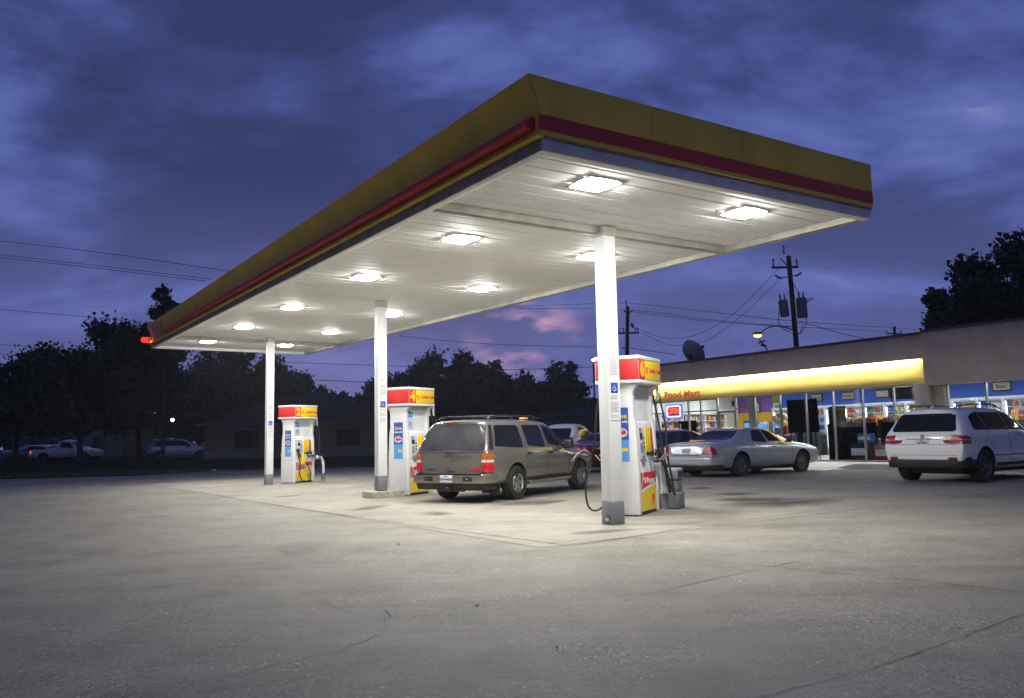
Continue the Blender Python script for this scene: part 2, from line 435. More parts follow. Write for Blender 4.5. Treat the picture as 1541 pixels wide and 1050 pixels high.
# perimeter beams (their undersides lie lower than the pans) and two cross beams
beam('edge_beam', 0, CWID, 0, .12, M_['soffit']); beam('edge_beam', 0, CWID, CLEN - .12, CLEN, M_['soffit'])
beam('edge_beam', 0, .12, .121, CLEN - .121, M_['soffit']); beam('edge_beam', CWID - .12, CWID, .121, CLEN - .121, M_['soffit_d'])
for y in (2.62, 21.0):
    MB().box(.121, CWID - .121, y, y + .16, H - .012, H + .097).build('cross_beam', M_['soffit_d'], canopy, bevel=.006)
def loop_fascia():
    # near face and far face are flat; near one carries a gutter strip, a shadow line, a red stripe and a yellow band
    for y0, sgn in ((0, -1), (CLEN, 1)):
        def bx(n, x0, x1, z0, z1, out, m, th=.03):
            a, b = y0 + sgn*out, y0 + sgn*(out - th)
            return MB().box(x0, x1, min(a, b), max(a, b), H + z0, H + z1).build(n, m, canopy, bevel=.004)
        bx('gutter_strip', -.0, CWID, .0, .13, .02, M_['gutter'], .018)
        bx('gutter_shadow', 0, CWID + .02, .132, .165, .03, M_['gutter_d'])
        bx('fascia_panel', -.04, CWID + .035, .166, .218, .05, M_['yel'])
        bx('fascia_stripe', -.04, CWID + .0354, .219, .385, .053, M_['red'], .033)
        # upper band in long sheets with hairline joints; its street end follows the curve of the long fascia
        xs = [.10, CWID + .035] if sgn > 0 else [.10, 1.55, 3.05, 4.55, CWID + .035]
        mb = MB()
        for a, b in zip(xs, xs[1:]):
            ya, yb = y0 + sgn*.05, y0 + sgn*.02
            mb.box(a + .003, b - .003, min(ya, yb), max(ya, yb), H + .386, H + .805)
        mb.build('fascia_panel', M_['yel'], canopy, bevel=.003)
        prof = [(.097, .386), (-.02, .386), (-.035, .46), (-.06, .55), (-.10, .65), (-.155, .725), (-.175, .805), (.097, .805)]
        MB().prism(prof, y0 + sgn*.02, y0 + sgn*.051, lambda u, v, w: (u, w, H + v)).build('fascia_end', M_['yel'], canopy)
    # long fascia on the store side: flat yellow with red stripe (seen only from behind)
    for z0, z1, m, o in ((.0, .13, M_['gutter'], .018), (.166, .218, M_['yel'], .03), (.219, .385, M_['red'], .033), (.386, .805, M_['yel'], .03)):
        MB().box(CWID + o - .03, CWID + o, .002, CLEN - .002, H + z0, H + z1).build('fascia_panel', m, canopy, bevel=.003)
    # long fascia on the street side: dark gutter, yellow lip, red bull-nose light bar, concave yellow band
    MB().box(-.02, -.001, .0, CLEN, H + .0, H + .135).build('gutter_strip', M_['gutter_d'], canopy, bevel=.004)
    lip = [(-.001, .137), (-.07, .137), (-.08, .158), (-.05, .172), (-.025, .185), (-.021, .211), (-.001, .211)]
    MB().prism(lip, -.06, CLEN + .06, lambda u, v, w: (u, w, H + v)).build('fascia_lip', M_['yel'], canopy)
    con = [(-.001, .212), (-.02, .212), (-.02, .396), (-.035, .46), (-.06, .55), (-.10, .65), (-.155, .725), (-.175, .805), (-.16, .807), (-.001, .807)]
    mb = MB(); y = -.04
    while y < CLEN:
        y1 = min(y + 3.05, CLEN + .04); mb.prism(con, y + .004, y1 - .004, lambda u, v, w: (u, w, H + v)); y = y1
    mb.build('fascia_curve', M_['yel'], canopy)
    bar = [(-.021, .245), (-.09, .245), (-.135, .262), (-.15, .285), (-.142, .305), (-.08, .385), (-.021, .392)]
    mb = MB(); y = .07
    while y < CLEN - 3.2:
        y1 = min(y + 2.44, CLEN - 3.0); mb.prism(bar, y + .003, y1 - .003, lambda u, v, w: (u, w, H + v)); y = y1
    mb.build('light_bar', M_['red'], canopy)
loop_fascia()
# lettering at the far end of the long fascia
def sl(u, l, z): return (u, l, z)
def fascia_letters():
    M = frame((-.145, CLEN - 1.50, H + .47), (0, -1, 0), (0, 0, 1))
    text('lettering', 'Shell', 1.0, mat('letter_red', (.38, .03, .03), .4), canopy, M, .008, sx=1.28, spacing=1.06)
    # red corner lamp, and a glowing amber strip imitating its light on the lip
    mb = MB(); mb.lathe([(.0, -.2), (.07, -.19), (.10, -.12), (.10, .12), (.07, .19), (0, .2)], 12, 0, Matrix.Translation((-.16, CLEN - .02, H + .29)) @ Matrix.Rotation(R(90), 4, 'Y'))
    mb.build('corner_lamp_and_glow', glow('lamp_red', (1, .05, .03), 1.2), canopy)
    MB().box(-.12, -.08, CLEN - .45, CLEN - .12, H + .20, H + .222).build('corner_lamp_and_glow', glow('amber_lip_glow', (1, .40, .04), 7), canopy)
fascia_letters()
# columns
def wheelchair(mb, M, s):
    """wheelchair symbol in a unit square, flat tubes in the sign's plane"""
    def tb(pts, r): mb.tube([M @ Vector((x*s, y*s, .004)) for x, y in pts], r*s, 6)
    tb([(-.08, .30), (-.081, .301)], .07); tb([(-.07, .2), (-.02, -.02), (.13, -.02), (.21, -.24), (.28, -.22)], .035)
    tb([(-.05, .10), (.1, .10)], .03)
    tb([(-.08 + .2*math.cos(a), -.12 + .2*math.sin(a)) for a in [R(120 + 20*k) for k in range(13)]], .03)
def column(l, zb, idx):
    h = .115
    c = MB().box(2.964 - h, 2.964 + h, l - h, l + h, zb + .335, H + .09).build('column', M_['white'], canopy, bevel=.012)
    g = h + .006
    MB().box(2.964 - g, 2.964 + g, l - g, l + g, zb, zb + .335).build('column_base', M_['grey'], c, bevel=.012)
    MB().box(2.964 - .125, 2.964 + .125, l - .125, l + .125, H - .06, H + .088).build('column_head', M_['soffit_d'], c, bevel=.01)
    # paper notice and accessible sign on the face toward the store end
    X, Y = Vector((1, 0, 0)), Vector((0, 0, 1))
    y = l - h - .003
    MB().box(2.964 - .085, 2.964 + .105, y - .003, y + .002, zb + 1.52, zb + 2.62).build('notice', M_['paper'], c)
    rnd = random.Random(idx)
    for z0, z1 in ((zb + 2.14, zb + 2.58), (zb + 1.56, zb + 1.88)):
        mb = MB(); mb.box(2.964 - .071, 2.964 - .0675, y - .0044, y - .003, z0, z1 + .01); z = z1
        while z > z0:
            mb.box(2.964 - .068, 2.964 + .09*rnd.uniform(.5, 1), y - .0045, y - .003, z, z + .011); z -= rnd.choice((.02, .02, .024, .06))
        mb.build('notice_print', M_['ink'], c, smooth=0)
    s = MB().box(2.964 - .065, 2.964 + .065, y - .009, y - .004, zb + 1.93, zb + 2.08).build('accessible_sign', M_['sblue'], c, bevel=.004)
    mb = MB(); wheelchair(mb, frame((2.964, y - .0075, zb + 2.0), X, Y), .14); mb.build('wheelchair_symbol', M_['white'], c)
    # outlet plate and conduit on the base
    if idx == 0:
        mb = MB(); mb.lathe([(0, 0), (.04, 0), (.045, .02), (.0, .035)], 14, 0, Matrix.Translation((2.964 - g, l - .03, zb + .1)) @ Matrix.Rotation(R(-90), 4, 'Y'))
        mb.build('conduit_cap', M_['steel'], c)
for i, (l, zb) in enumerate(((2.632, .009), (11.15, -.005), (20.316, -.375))): column(l, zb, i)
# concrete block under the middle column
q = wl(3.05, 11.2)
ic = MB().box(-.42, .42, -.30, .30, -.1, .155).build('island_curb', M_['curb'], None, bevel=.03, loc=(q[0], q[1], G(*q)), rot=(0, 0, math.atan2(CW.y, CW.x)))
tag(ic, 'low worn concrete kerb block under the middle canopy column', 'kerb')

for o in canopy.children_recursive:
    for v in o.data.vertices: v.co.z += SL*v.co.y + SWD*v.co.x
# canopy lamps: shallow prismatic drop lens in a square frame
rows = ['over the end nearest the camera', 'second along from the near end', 'just before the middle column', 'just past the middle column', 'second along from the far end', 'over the far end by the last column']
def lamp(w, l, k, side):
    p = CM @ Vector((w, l, H + .10 + SL*l + SWD*w))
    o = empty('canopy_lamp', None, M=Matrix.Translation(p) @ CM.to_3x3().to_4x4(), label='square white canopy lamp %s, on the %s side' % (rows[k], side), cat='lamp', group='lit lamps under the canopy')
    mb = MB()
    for a, b, c, d in ((-.27, .27, -.27, -.225), (-.27, .27, .225, .27), (-.27, -.225, -.225, .225), (.225, .27, -.225, .225)):
        mb.box(a, b, c, d, -.022, .0)
    mb.build('lamp_frame', M_['white'], o, bevel=.004)
    mb = MB(); t = .14
    mb.add([(-.223, -.223, -.016), (.223, -.223, -.016), (.223, .223, -.016), (-.223, .223, -.016), (-t, -t, -.056), (t, -t, -.056), (t, t, -.056), (-t, t, -.056)],
           [(4, 7, 6, 5), (0, 4, 5, 1), (1, 5, 6, 2), (2, 6, 7, 3), (3, 7, 4, 0)])
    mb.build('lamp_lens', M_['lens'], o, smooth=0)
for k, l in enumerate((.90, 4.36, 8.32, 13.1, 17.72, 22.42)):
    lamp(1.43, l, k, 'street'); lamp(4.12, l, k, 'shop')
# ================================================================ fuel pumps
PH = R(28.5)
def shell_emblem(mb, M, s, m=0, m2=None):
    """scallop: rounded fan with a narrow foot"""
    pts = [(math.cos(R(a))*.5, math.sin(R(a))*.5) for a in range(200, -21, -15)]
    pts += [(.30, -.36), (.30, -.48), (-.30, -.48), (-.30, -.36)]
    ring = [M @ Vector((x*s, y*s, .002)) for x, y in pts]
    if m2 is not None:
        mb.add(ring, [tuple(range(len(ring)))], m2)
    mb.tube(ring + [ring[0]], .035*s, 5, m)
    for a in (55, 75, 90, 105, 125):
        mb.tube([M @ Vector((0, -.42*s, .003)), M @ Vector((math.cos(R(a))*.42*s, math.sin(R(a))*.42*s, .003))], .018*s, 4, m)
def nozzle_mesh(mb, M, m=0, mg=1):
    """fuel nozzle: grip, trigger guard and spout"""
    def T(p): return [M @ Vector(q) for q in p]
    mb.tube(T([(0, 0, .0), (0, .0, -.05), (0, -.02, -.10)]), .022, 8, m)
    mb.tube(T([(0, 0, .02), (0, -.03, .06), (0, -.06, .075), (0, -.11, .06)]), [.030, .034, .034, .028], 8, m)
    mb.tube(T([(0, -.02, -.10), (0, -.06, -.12), (0, -.09, -.09), (0, -.10, .03)]), .007, 6, m)
    mb.tube(T([(0, -.11, .06), (0, -.15, .035), (0, -.21, -.03)]), [.014, .012, .011], 8, mg)
W_, RD, YL = M_['white'], M_['pred'], M_['pyel']
def pump(num, px, label, side_sign, extra):
    c = GP(*px)
    o = empty('fuel_pump', c, math.pi/2 - PH, label, 'fuel pump', 'fuel pumps under the canopy')
    L, D, T = .94, .58, 2.13
    # body between the two end pillars: stepped profile, slanting work face
    prof = [(.02, .06), (.02, .70), (.055, 1.45), (.07, 1.50), (.13, 1.52), (.13, T), (.45, T), (.45, 1.52), (.51, 1.50), (.525, 1.45), (.56, .70), (.56, .06)]
    MB().prism(prof, .085, L - .085, lambda u, v, w: (w, u, v)).build('cabinet', W_, o, bevel=.008)
    MB().box(.03, L - .03, .04, D - .04, 0, .058).build('plinth', M_['blackp'], o, bevel=.004)
    # end pillars, rounded, flaring out to carry the header
    pil = [(0, .02), (0, .72), (.03, 1.46), (.06, 1.6), (.06, 1.95), (.03, 2.03), (-.05, 2.128), (.63, 2.128), (.55, 2.03), (.52, 1.95), (.52, 1.6), (.55, 1.46), (.58, .72), (.58, .02)]
    for x0, x1 in ((-.03, .083), (L - .083, L + .03)):
        MB().prism(pil, x0, x1, lambda u, v, w: (w, u, v)).build('end_panel', W_, o, bevel=.018, seg=3)
    # header: white tray with coloured panels let into it
    hx0, hx1, hy0, hy1 = -.09, L + .05, -.10, .68
    hd_ = MB().box(hx0, hx1, hy0, hy1, T, 2.185)
    hd_.box(hx0, hx1, hy0, hy1, 2.515, 2.58); hd_.box(hx0 + .02, hx1 - .02, hy0 + .02, hy1 - .02, 2.186, 2.514)
    h = hd_.build('header', W_, o, bevel=.012)
    def panel(n, x0, x1, m, face):
        y0 = hy0 + .004 if face == 0 else hy1 - .022
        return MB().box(x0, x1, y0, y0 + .018, 2.19, 2.51).build(n, m, h, bevel=.003)
    for x in (hx0 + .004, hx1 - .022):
        MB().box(x, x + .018, hy0 + .024, hy1 - .024, 2.19, 2.51).build('red_panel', RD, h, bevel=.003)
    ns = .27
    panel('number_panel', hx0 + .025, hx0 + ns, RD, 0); panel('yellow_panel', hx0 + ns + .004, hx1 - .025, YL, 0)
    panel('number_panel', hx1 - ns, hx1 - .025, RD, 1); panel('yellow_panel', hx0 + .025, hx1 - ns - .004, YL, 1)
    X, Z = Vector((1, 0, 0)), Vector((0, 0, 1))
    text('number', num, .34, YL, h, frame((hx0 + .15, hy0 + .003, 2.35), X, Z), .002, bold=.02)
    text('lettering', 'Quality Fuels', .108, RD, h, frame((hx0 + ns + .50, hy0 + .003, 2.35), X, Z), .002, bold=.003)
    text('number', str(int(num) - 1), .36, YL, h, frame((hx1 - .15, hy1 - .003, 2.35), -X, Z), .002, bold=.012)
    mb = MB(); shell_emblem(mb, frame((hx0 + ns + .08, hy0 + .002, 2.345), X, Z), .11); mb.build('emblem', RD, h)
    # lower advert panel on both faces: red over yellow with a white swoosh
    for face in (0, 1):
        def F(u, v, w): return (u, .018 - w, v) if face == 0 else (L - u, D - .018 + w, v)
        xs = [.10 + .74*i/12 for i in range(13)]
        cur = [.36 + .10*math.sin((x - .1)/.74*1.45) for x in xs]
        cur2 = [z + .045 for z in cur]
        mb = MB()
        mb.prism([(.10, .075)] + list(zip(xs, cur))[0:] + [(.84, .075)], 0, .008, F, 0)
        mb.prism(list(zip(xs, cur)) + list(zip(xs, cur2))[::-1], 0, .0095, F, 1)
        mb.prism(list(zip(xs, cur2)) + [(.84, .685), (.10, .685)], 0, .008, F, 2)
        a = mb.build('advert_panel', [YL, W_, RD], o, smooth=0)
        mb = MB()   # pale sweep on the red part
        for k in range(4):
            z0 = .50 + .045*k
            mb.prism([(.11 + .02*k, z0 - .07), (.13 + .022*k, z0 - .07), (.20 + .01*k, z0 + .05), (.16 + .01*k, z0 + .06)], .008, .0092, F)
        mb.build('sweep', M_['paper'], a, smooth=0)
        if face == 0:
            text('lettering', 'V-Power', .135, W_, a, frame((.52, .008, .545), X, Z), .002, bold=.005, sx=1.15)
            mb = MB(); shell_emblem(mb, frame((.67, .009, .24), X, Z), .15); mb.build('emblem', M_['pred'], a)
        else:
            text('lettering', 'V-Power', .135, W_, a, frame((L - .52, D - .008, .545), -X, Z), .002, bold=.005, sx=1.15)
    # work face fittings (front and back)
    for face in (0, 1):
        def yy(z): return .02 + (z - .70)/.75*.035
        def FM(z):   # local frame on the slanted face
            return frame((0, yy(z), z), X, (0, .047, 1)) if face == 0 else frame((L, D - yy(z), z), -X, (0, -.047, 1))
        M = FM(.95)
        k = MB().box(.13, .40, -.06, .47, -.015, .016, 0, M).build('card_reader', M_['panel'], o, bevel=.008)
        MB().box(.17, .30, .27, .38, .017, .022, 0, M).build('screen', M_['scr'], k, bevel=.002)
        mb = MB()
        for i in range(3):
            for j in range(4): mb.box(.175 + .042*i, .205 + .042*i, .06 + .04*j, .088 + .04*j, .017, .024, 0, M)
        mb.build('keypad', M_['greyl'], k, bevel=.002)
        mb = MB(); mb.box(.165, .255, .405, .42, .017, .022, 0, M); mb.box(.165, .255, .435, .45, .017, .022, 0, M)
        mb.box(.33, .37, .20, .235, .017, .024, 0, M); mb.box(.33, .37, .27, .305, .017, .024, 0, M); mb.box(.33, .37, .12, .16, .017, .024, 0, M)
        mb.build('price_display', M_['scr'], k, smooth=0)
        mb = MB(); mb.box(.20, .36, -.10, -.075, -.01, .05, 0, M); mb.box(.20, .36, -.075, .0, -.01, .02, 0, M)
        mb.build('receipt_tray', M_['greyl'], k, bevel=.004)
        # grade selectors: three yellow, one red, each with a dark holster and a black handle under it
        for i, mm in enumerate((YL, YL, YL, RD)):
            x = .46 + .09*i
            g = MB().box(x, x + .082, .06, .46, -.012, .014, 0, M).build('grade_panel', mm, o, bevel=.006)
            MB().box(x + .02, x + .066, .0, .055, -.01, .03, 0, M).build('holster', M_['blackp'], g, bevel=.004)
        for i in (1, 3):
            mb = MB(); nozzle_mesh(mb, M @ Matrix.Translation((.50 + .09*i, -.02, .06)) @ Matrix.Rotation(R(90), 4, 'X') @ Matrix.Rotation(R(180), 4, 'Z'), 0, 1)
            mb.build('nozzle', [M_['blackp'], M_['steel']], o)
    # blue signs on the upper face
    if extra.get('signs'):
        s = MB().box(.10, .36, .121, .128, 1.86, 2.0).build('blue_sign', M_['pblue'], o, bevel=.003)
        MB().box(.14, .18, .118, .1205, 1.90, 1.96).build('sign_mark', W_, s); text('lettering', 'Saver', .07, W_, s, frame((.27, .119, 1.93), X, Z), .001)
        s = MB().box(.10, .36, .121, .128, 1.585, 1.855).build('blue_sign', M_['ppale'], o, bevel=.003)
        MB().box(.18, .29, .118, .1205, 1.66, 1.76).build('sign_mark', mat('tan_print', (.55, .33, .12), .5), s)
        MB().box(.06, .13, .05, .12, 1.96, 2.08).build('camera', M_['blackp'], o, bevel=.01)
    # poster on the end panel: dark blue over mid blue, a car, a tag
    def E(u, v, w): return (-.031 - w, u, v)
    mb = MB(); mb.prism([(.40, 1.22), (.14, 1.22), (.14, 1.74), (.40, 1.74)], 0, .004, E, 0); mb.prism([(.40, .88), (.14, .88), (.14, 1.2195), (.40, 1.2195)], 0, .004, E, 1)
    po = mb.build('poster', [M_['pdblue'], M_['pblue']], o, smooth=0)
    Yv = Vector((0, -1, 0))
    text('lettering', 'Save', .115, YL, po, frame((-.037, .27, 1.60), Yv, Z), .001, bold=.003)
    text('lettering', 'today with', .055, W_, po, frame((-.037, .27, 1.51), Yv, Z), .001, bold=.002)
    mb = MB()
    mb.prism([(.27 + .11*math.cos(R(a)), 1.335 + .075*math.sin(R(a))) for a in range(0, 360, 20)], .004, .006, E, 0)
    mb.prism([(.35, 1.33), (.33, 1.38), (.26, 1.40), (.20, 1.375), (.175, 1.33), (.20, 1.305), (.33, 1.30)], .006, .008, E, 1)
    mb.prism([(.30, 1.355), (.285, 1.385), (.245, 1.388), (.225, 1.36)], .008, .0095, E, 2)
    mb.build('car_print', [W_, RD, M_['ppale']], po, smooth=0)
    mb = MB(); mb.prism([(.27, 1.03), (.16, 1.03), (.16, 1.09), (.27, 1.09)], .004, .007, E); mb.build('price_tag', YL, po, smooth=0)
    # hoses: down from the header at the right end, loop, up to the nozzle
    def hose(pts, name='hose'): 
        return MB().tube(smoothpts(pts, 8), .017, 8).build(name, M_['black'], o)
    hose([(1.06, .0, 2.1), (1.09, -.05, 1.8), (1.08, -.12, 1.4), (1.05, -.14, .95), (1.08, -.2, .5), (1.02, -.25, .28), (.92, -.22, .45), (.86, -.12, .8), (.83, -.06, .93)])
    hose([(1.06, .12, 2.1), (1.11, .05, 1.7), (1.12, -.02, 1.2), (1.10, -.06, .8), (1.12, -.1, .45), (1.16, -.12, .30), (1.20, -.1, .5), (1.14, -.05, .85), (1.06, -.03, 1.0)])
    mb = MB(); mb.tube([(1.045, .0, 2.13), (1.065, .0, 2.02), (1.07, -.01, 1.9)], [.03, .03, .022], 10); mb.tube([(1.045, .12, 2.13), (1.065, .12, 2.02), (1.08, .11, 1.9)], [.03, .03, .022], 10)
    mb.build('hose_swivel', M_['panel'], o)
    if extra.get('backhose'):
        # hose of the far face, slung out beside the car that is filling
        hose([(.05, D + .02, 2.1), (.02, D + .12, 1.75), (.06, D + .2, 1.2), (.10, D + .28, .95)])
        hose([(.10, D + .28, .92), (.15, D + .36, .75), (.14, D + .42, .4), (.16, D + .38, .12), (.22, D + .26, .06), (.3, D + .14, .2), (.34, D + .05, .6)])
        mb = MB(); nozzle_mesh(mb, Matrix.Translation((.10, D + .30, .93)) @ Matrix.Rotation(R(200), 4, 'Z') @ Matrix.Scale(1.5, 4), 0, 1)
        mb.build('nozzle', [M_['blackp'], M_['steel']], o)
    if extra.get('left_nozzle'):
        M = frame((0, .045, .95), X, (0, .047, 1))
        g = MB().box(.09, .128, .06, .46, -.012, .014, 0, M).build('grade_panel', M_['pgreen'], o, bevel=.006)
        b = MB().box(.30, .46, -.33, .02, .03, .12, 0, M @ Matrix.Rotation(R(-6), 4, 'Z')).build('yellow_bag', YL, o, bevel=.02)
        hose([(.10, .0, 1.1), (.12, -.06, .9), (.16, -.1, .6), (.10, -.14, .3), (.25, -.16, .06), (.55, -.15, .10), (.62, -.12, .35), (.50, -.06, .65), (.42, -.02, .7)])
        mb = MB(); nozzle_mesh(mb, Matrix.Translation((.16, -.06, 1.0)) @ Matrix.Rotation(R(180), 4, 'Z') @ Matrix.Scale(1.4, 4), 0, 1); mb.build('nozzle', [M_['blackp'], M_['steel']], o)
    return o
p6 = pump('6', (964, 777.5), 'fuel pump numbered 6, the one nearest the camera', 1, dict(backhose=1))
p4 = pump('4', (615, 746.5), 'fuel pump numbered 4, beside the brown estate car', 1, dict(signs=1))
p2 = pump('2', (443, 727.3), 'fuel pump numbered 2, with a yellow bag on its nozzle', 1, dict(signs=1, left_nozzle=1))
def guard(p, dx, dy, h, label, rz=None):
    c = p.matrix_basis @ Vector((dx, dy, 0)); c.z = G(c.x, c.y)
    o = empty('guard_hoop', c, math.pi/2 - PH, label, 'guard rail', 'bent pipe guards beside the pumps')
    path = smoothpts([(-.36, 0, h - .02), (-.26, 0, h), (-.12, 0, h - .04), (-.02, 0, h - .18), (0, 0, h - .42), (0, 0, .26)], 6)
    MB().tube(path, .062, 14).build('hoop', M_['white'], o)
    MB().tube([(0, 0, 0), (0, 0, .27)], .066, 14).build('painted_foot', M_['grey'], o)
    return o
guard(p2, 1.36, -.02, .82, 'white bent guard pipe with grey foot beside pump 2')
guard(p6, 1.30, .02, .82, 'white bent guard pipe with grey foot beside pump 6')
def bin_(p, dx, dy):
    c = p.matrix_basis @ Vector((dx, dy, 0)); c.z = G(c.x, c.y)
    o = empty('waste_bin', c, math.pi/2 - PH, 'grey plastic waste bin with washer bucket behind pump 6', 'waste bin')
    MB().box(-.20, .20, -.18, .18, .0, .30).build('foot', M_['grey'], o, bevel=.04, seg=3)
    MB().box(-.165, .165, -.15, .15, .301, .50).build('bin_body', M_['grey'], o, bevel=.03, seg=3)
    t = MB().box(-.185, .185, -.17, .17, .501, .70); t.build('bin_hood', M_['greyl'], o, bevel=.035, seg=3)
    MB().box(-.12, .12, -.176, -.171, .55, .65).build('bin_opening', M_['blackp'], o)
bin_(p6, 1.50, -.04)
# ================================================================ vehicles
def paint(name, col, metal=.55, rough=.32): return mat(name, col, rough, metal, coat=1.0)
M_['pewter'] = paint('pewter_paint', (.235, .213, .175), .45, .22); M_['silver'] = paint('silver_paint', (.48, .495, .53), .4, .24)
M_['wpaint'] = paint('white_car_paint', (.80, .80, .77), 0., .3); M_['kpaint'] = paint('black_car_paint', (.012, .013, .018), .2)
M_['maroon'] = paint('maroon_paint', (.16, .012, .02), .3); M_['bpaint'] = paint('blue_grey_paint', (.16, .18, .23), .5)
M_['glassd'] = mat('tinted_glass', (.010, .011, .013), .04, spec=.22)
M_['glassm'] = mat('mottled_glass', (.045, .045, .047), .16, spec=.5, noise=.45, nscale=2.2)  # greyer, rougher glass with a mottled tone for the estate's rear window
M_['tyre'] = mat('tyre_rubber', (.018, .018, .018), .8, bump=.3, bscale=40)
M_['alloy'] = mat('wheel_alloy', (.55, .54, .51), .25, metal=.9); M_['alloyd'] = mat('wheel_grey', (.16, .16, .165), .4, metal=.7)
M_['well'] = mat('wheel_well', (.008, .008, .008), .9)
M_['trim'] = mat('grey_trim', (.02, .02, .021), .5); M_['seam'] = mat('seam_dark', (.01, .01, .01), .7)
M_['lred'] = mat('lens_red', (.30, .010, .014), .12, coat=.6); M_['lredon'] = mat('lens_red_lit', (.38, .01, .015), .12, coat=.6, emit=(1, .04, .03), es=.12)
M_['lredfar'] = glow('tail_lamp_far', (1, .08, .04), 1.0)
M_['lamb'] = mat('lens_amber', (.36, .11, .015), .15, coat=.6, emit=(1, .35, .03), es=.04); M_['lwht'] = mat('lens_clear', (.55, .54, .5), .1, coat=.6)
M_['plate'] = mat('plate_white', (.62, .63, .64), .5); M_['pink'] = mat('plate_ink', (.03, .04, .12), .6)
def rpoly(pts, r, n=4):
    out = []; k = len(pts)
    for i in range(k):
        a, b, c = Vector(pts[i - 1]), Vector(pts[i]), Vector(pts[(i + 1) % k])
        rr = min(r, (a - b).length*.45, (c - b).length*.45)
        p, q = b + (a - b).normalized()*rr, b + (c - b).normalized()*rr
        for j in range(n + 1):
            t = j/n; out.append(tuple((1 - t)**2*p + 2*t*(1 - t)*b + t*t*q))
    return out
class Car:
    """local x runs from the rear bumper forward, y to the left, z up"""
    def __init__(s, name, loc, heading, label, cat, stations, wheels, paintm, arch=None, group=None, half=1., sub=2, endc=.55, cre={1: .3, 4: .3, 5: .35}):
        s.o = empty(name, loc, math.pi/2 - heading, label, cat, group)
        V, Fc = [], []; n = 8
        for (xl, xb, xr), ys, zs in stations:
            xs = [xl, xl, xl, xl, xb, xr, xr, xr]
            y8 = [0, ys[0], ys[1], ys[2], ys[3], ys[4], ys[4]*.62, 0]
            z8 = [zs[0], zs[0], zs[1], zs[2], zs[3], zs[4], zs[4]*.25 + zs[5]*.75, zs[5]]
            for sg in (1, -1):
                for i in range(n): V.append((xs[i], sg*y8[i], z8[i]))
        def idx(st, sg, i):
            if i in (0, n - 1): sg = 0
            return st*2*n + sg*n + i
        K = len(stations)
        for st in range(K - 1):
            for i in range(n - 1):
                Fc.append((idx(st, 0, i), idx(st + 1, 0, i), idx(st + 1, 0, i + 1), idx(st, 0, i + 1)))
                Fc.append((idx(st, 1, i), idx(st, 1, i + 1), idx(st + 1, 1, i + 1), idx(st + 1, 1, i)))
        for st, fl in ((0, 0), (K - 1, 1)):
            for i in range(n - 1):
                f = [idx(st, 0, i), idx(st, 0, i + 1), idx(st, 1, i + 1), idx(st, 1, i)]
                f = list(dict.fromkeys(f)); Fc.append(f[::-1] if fl else f)
        me = bpy.data.meshes.new('body'); me.from_pydata(V, [], Fc)
        bm = bmesh.new(); bm.from_mesh(me)
        bm.verts.index_update(); bmesh.ops.recalc_face_normals(bm, faces=bm.faces)
        cr = bm.edges.layers.float.new('crease_edge')
        for e in bm.edges:
            ia, ib = [v.index for v in e.verts]; ra, rb = ia % n, ib % n; sa, sb_ = ia//(2*n), ib//(2*n)
            if sa == sb_ and sa in (0, K - 1): e[cr] = endc
            elif sa != sb_ and ra == rb and ra in cre: e[cr] = cre[ra]
        bmesh.ops.delete(bm, geom=[v for v in bm.verts if not v.link_faces], context='VERTS')
        bm.to_mesh(me); bm.free()
        t = bpy.data.objects.new('body', me); COL.objects.link(t)
        md = t.modifiers.new('s', 'SUBSURF'); md.levels = md.render_levels = sub
        cut = None
        if arch:
            mb = MB()
            for x in wheels:
                for sg in (1, -1):
                    mb.tube([(x, sg*(half - .30), arch[0]), (x, sg*(half + .4), arch[0])], arch[1], 36)
            cut = mb.build('cutter', M_['well'], smooth=0)
            b = t.modifiers.new('b', 'BOOLEAN'); b.operation = 'DIFFERENCE'; b.object = cut; b.solver = 'EXACT'; b.use_self = True
        bpy.context.view_layer.update()
        me2 = bpy.data.meshes.new_from_object(t.evaluated_get(bpy.context.evaluated_depsgraph_get()))
        bpy.data.objects.remove(t)
        if cut: bpy.data.objects.remove(cut)
        me2.name = 'body'; me2.materials.clear(); me2.materials.append(paintm); me2.materials.append(M_['well'])
        for p in me2.polygons:
            p.material_index = 0
            if arch:
                for x in wheels:
                    r = [math.hypot(me2.vertices[v].co.x - x, me2.vertices[v].co.z - arch[0]) for v in p.vertices]
                    if max(r) < arch[1] + .004 and abs(p.center.y) < half + .02: p.material_index = 1
        me2.shade_smooth(); me2.set_sharp_from_angle(angle=R(38))
        s.body = bpy.data.objects.new('body', me2); COL.objects.link(s.body); s.body.parent = s.o
        bm = bmesh.new(); bm.from_mesh(me2); s.bvh = BVHTree.FromBMesh(bm); bm.free()
        s.paint = paintm
    def hit(s, u, v, ax):
        o, d = {'L': ((u, 4, v), (0, -1, 0)), 'R': ((u, -4, v), (0, 1, 0)), 'B': ((-4, u, v), (1, 0, 0)), 'F': ((12, u, v), (-1, 0, 0)), 'T': ((u, v, 6), (0, 0, -1)), 'BR': ((.7071*u - 3, -.7071*u - 3, v), (.7071, .7071, 0)), 'BL': ((.7071*u - 3, .7071*u + 3, v), (.7071, -.7071, 0))}[ax]
        h = s.bvh.ray_cast(Vector(o), Vector(d))
        return (h[0], -Vector(d)) if h[0] else (None, -Vector(d))
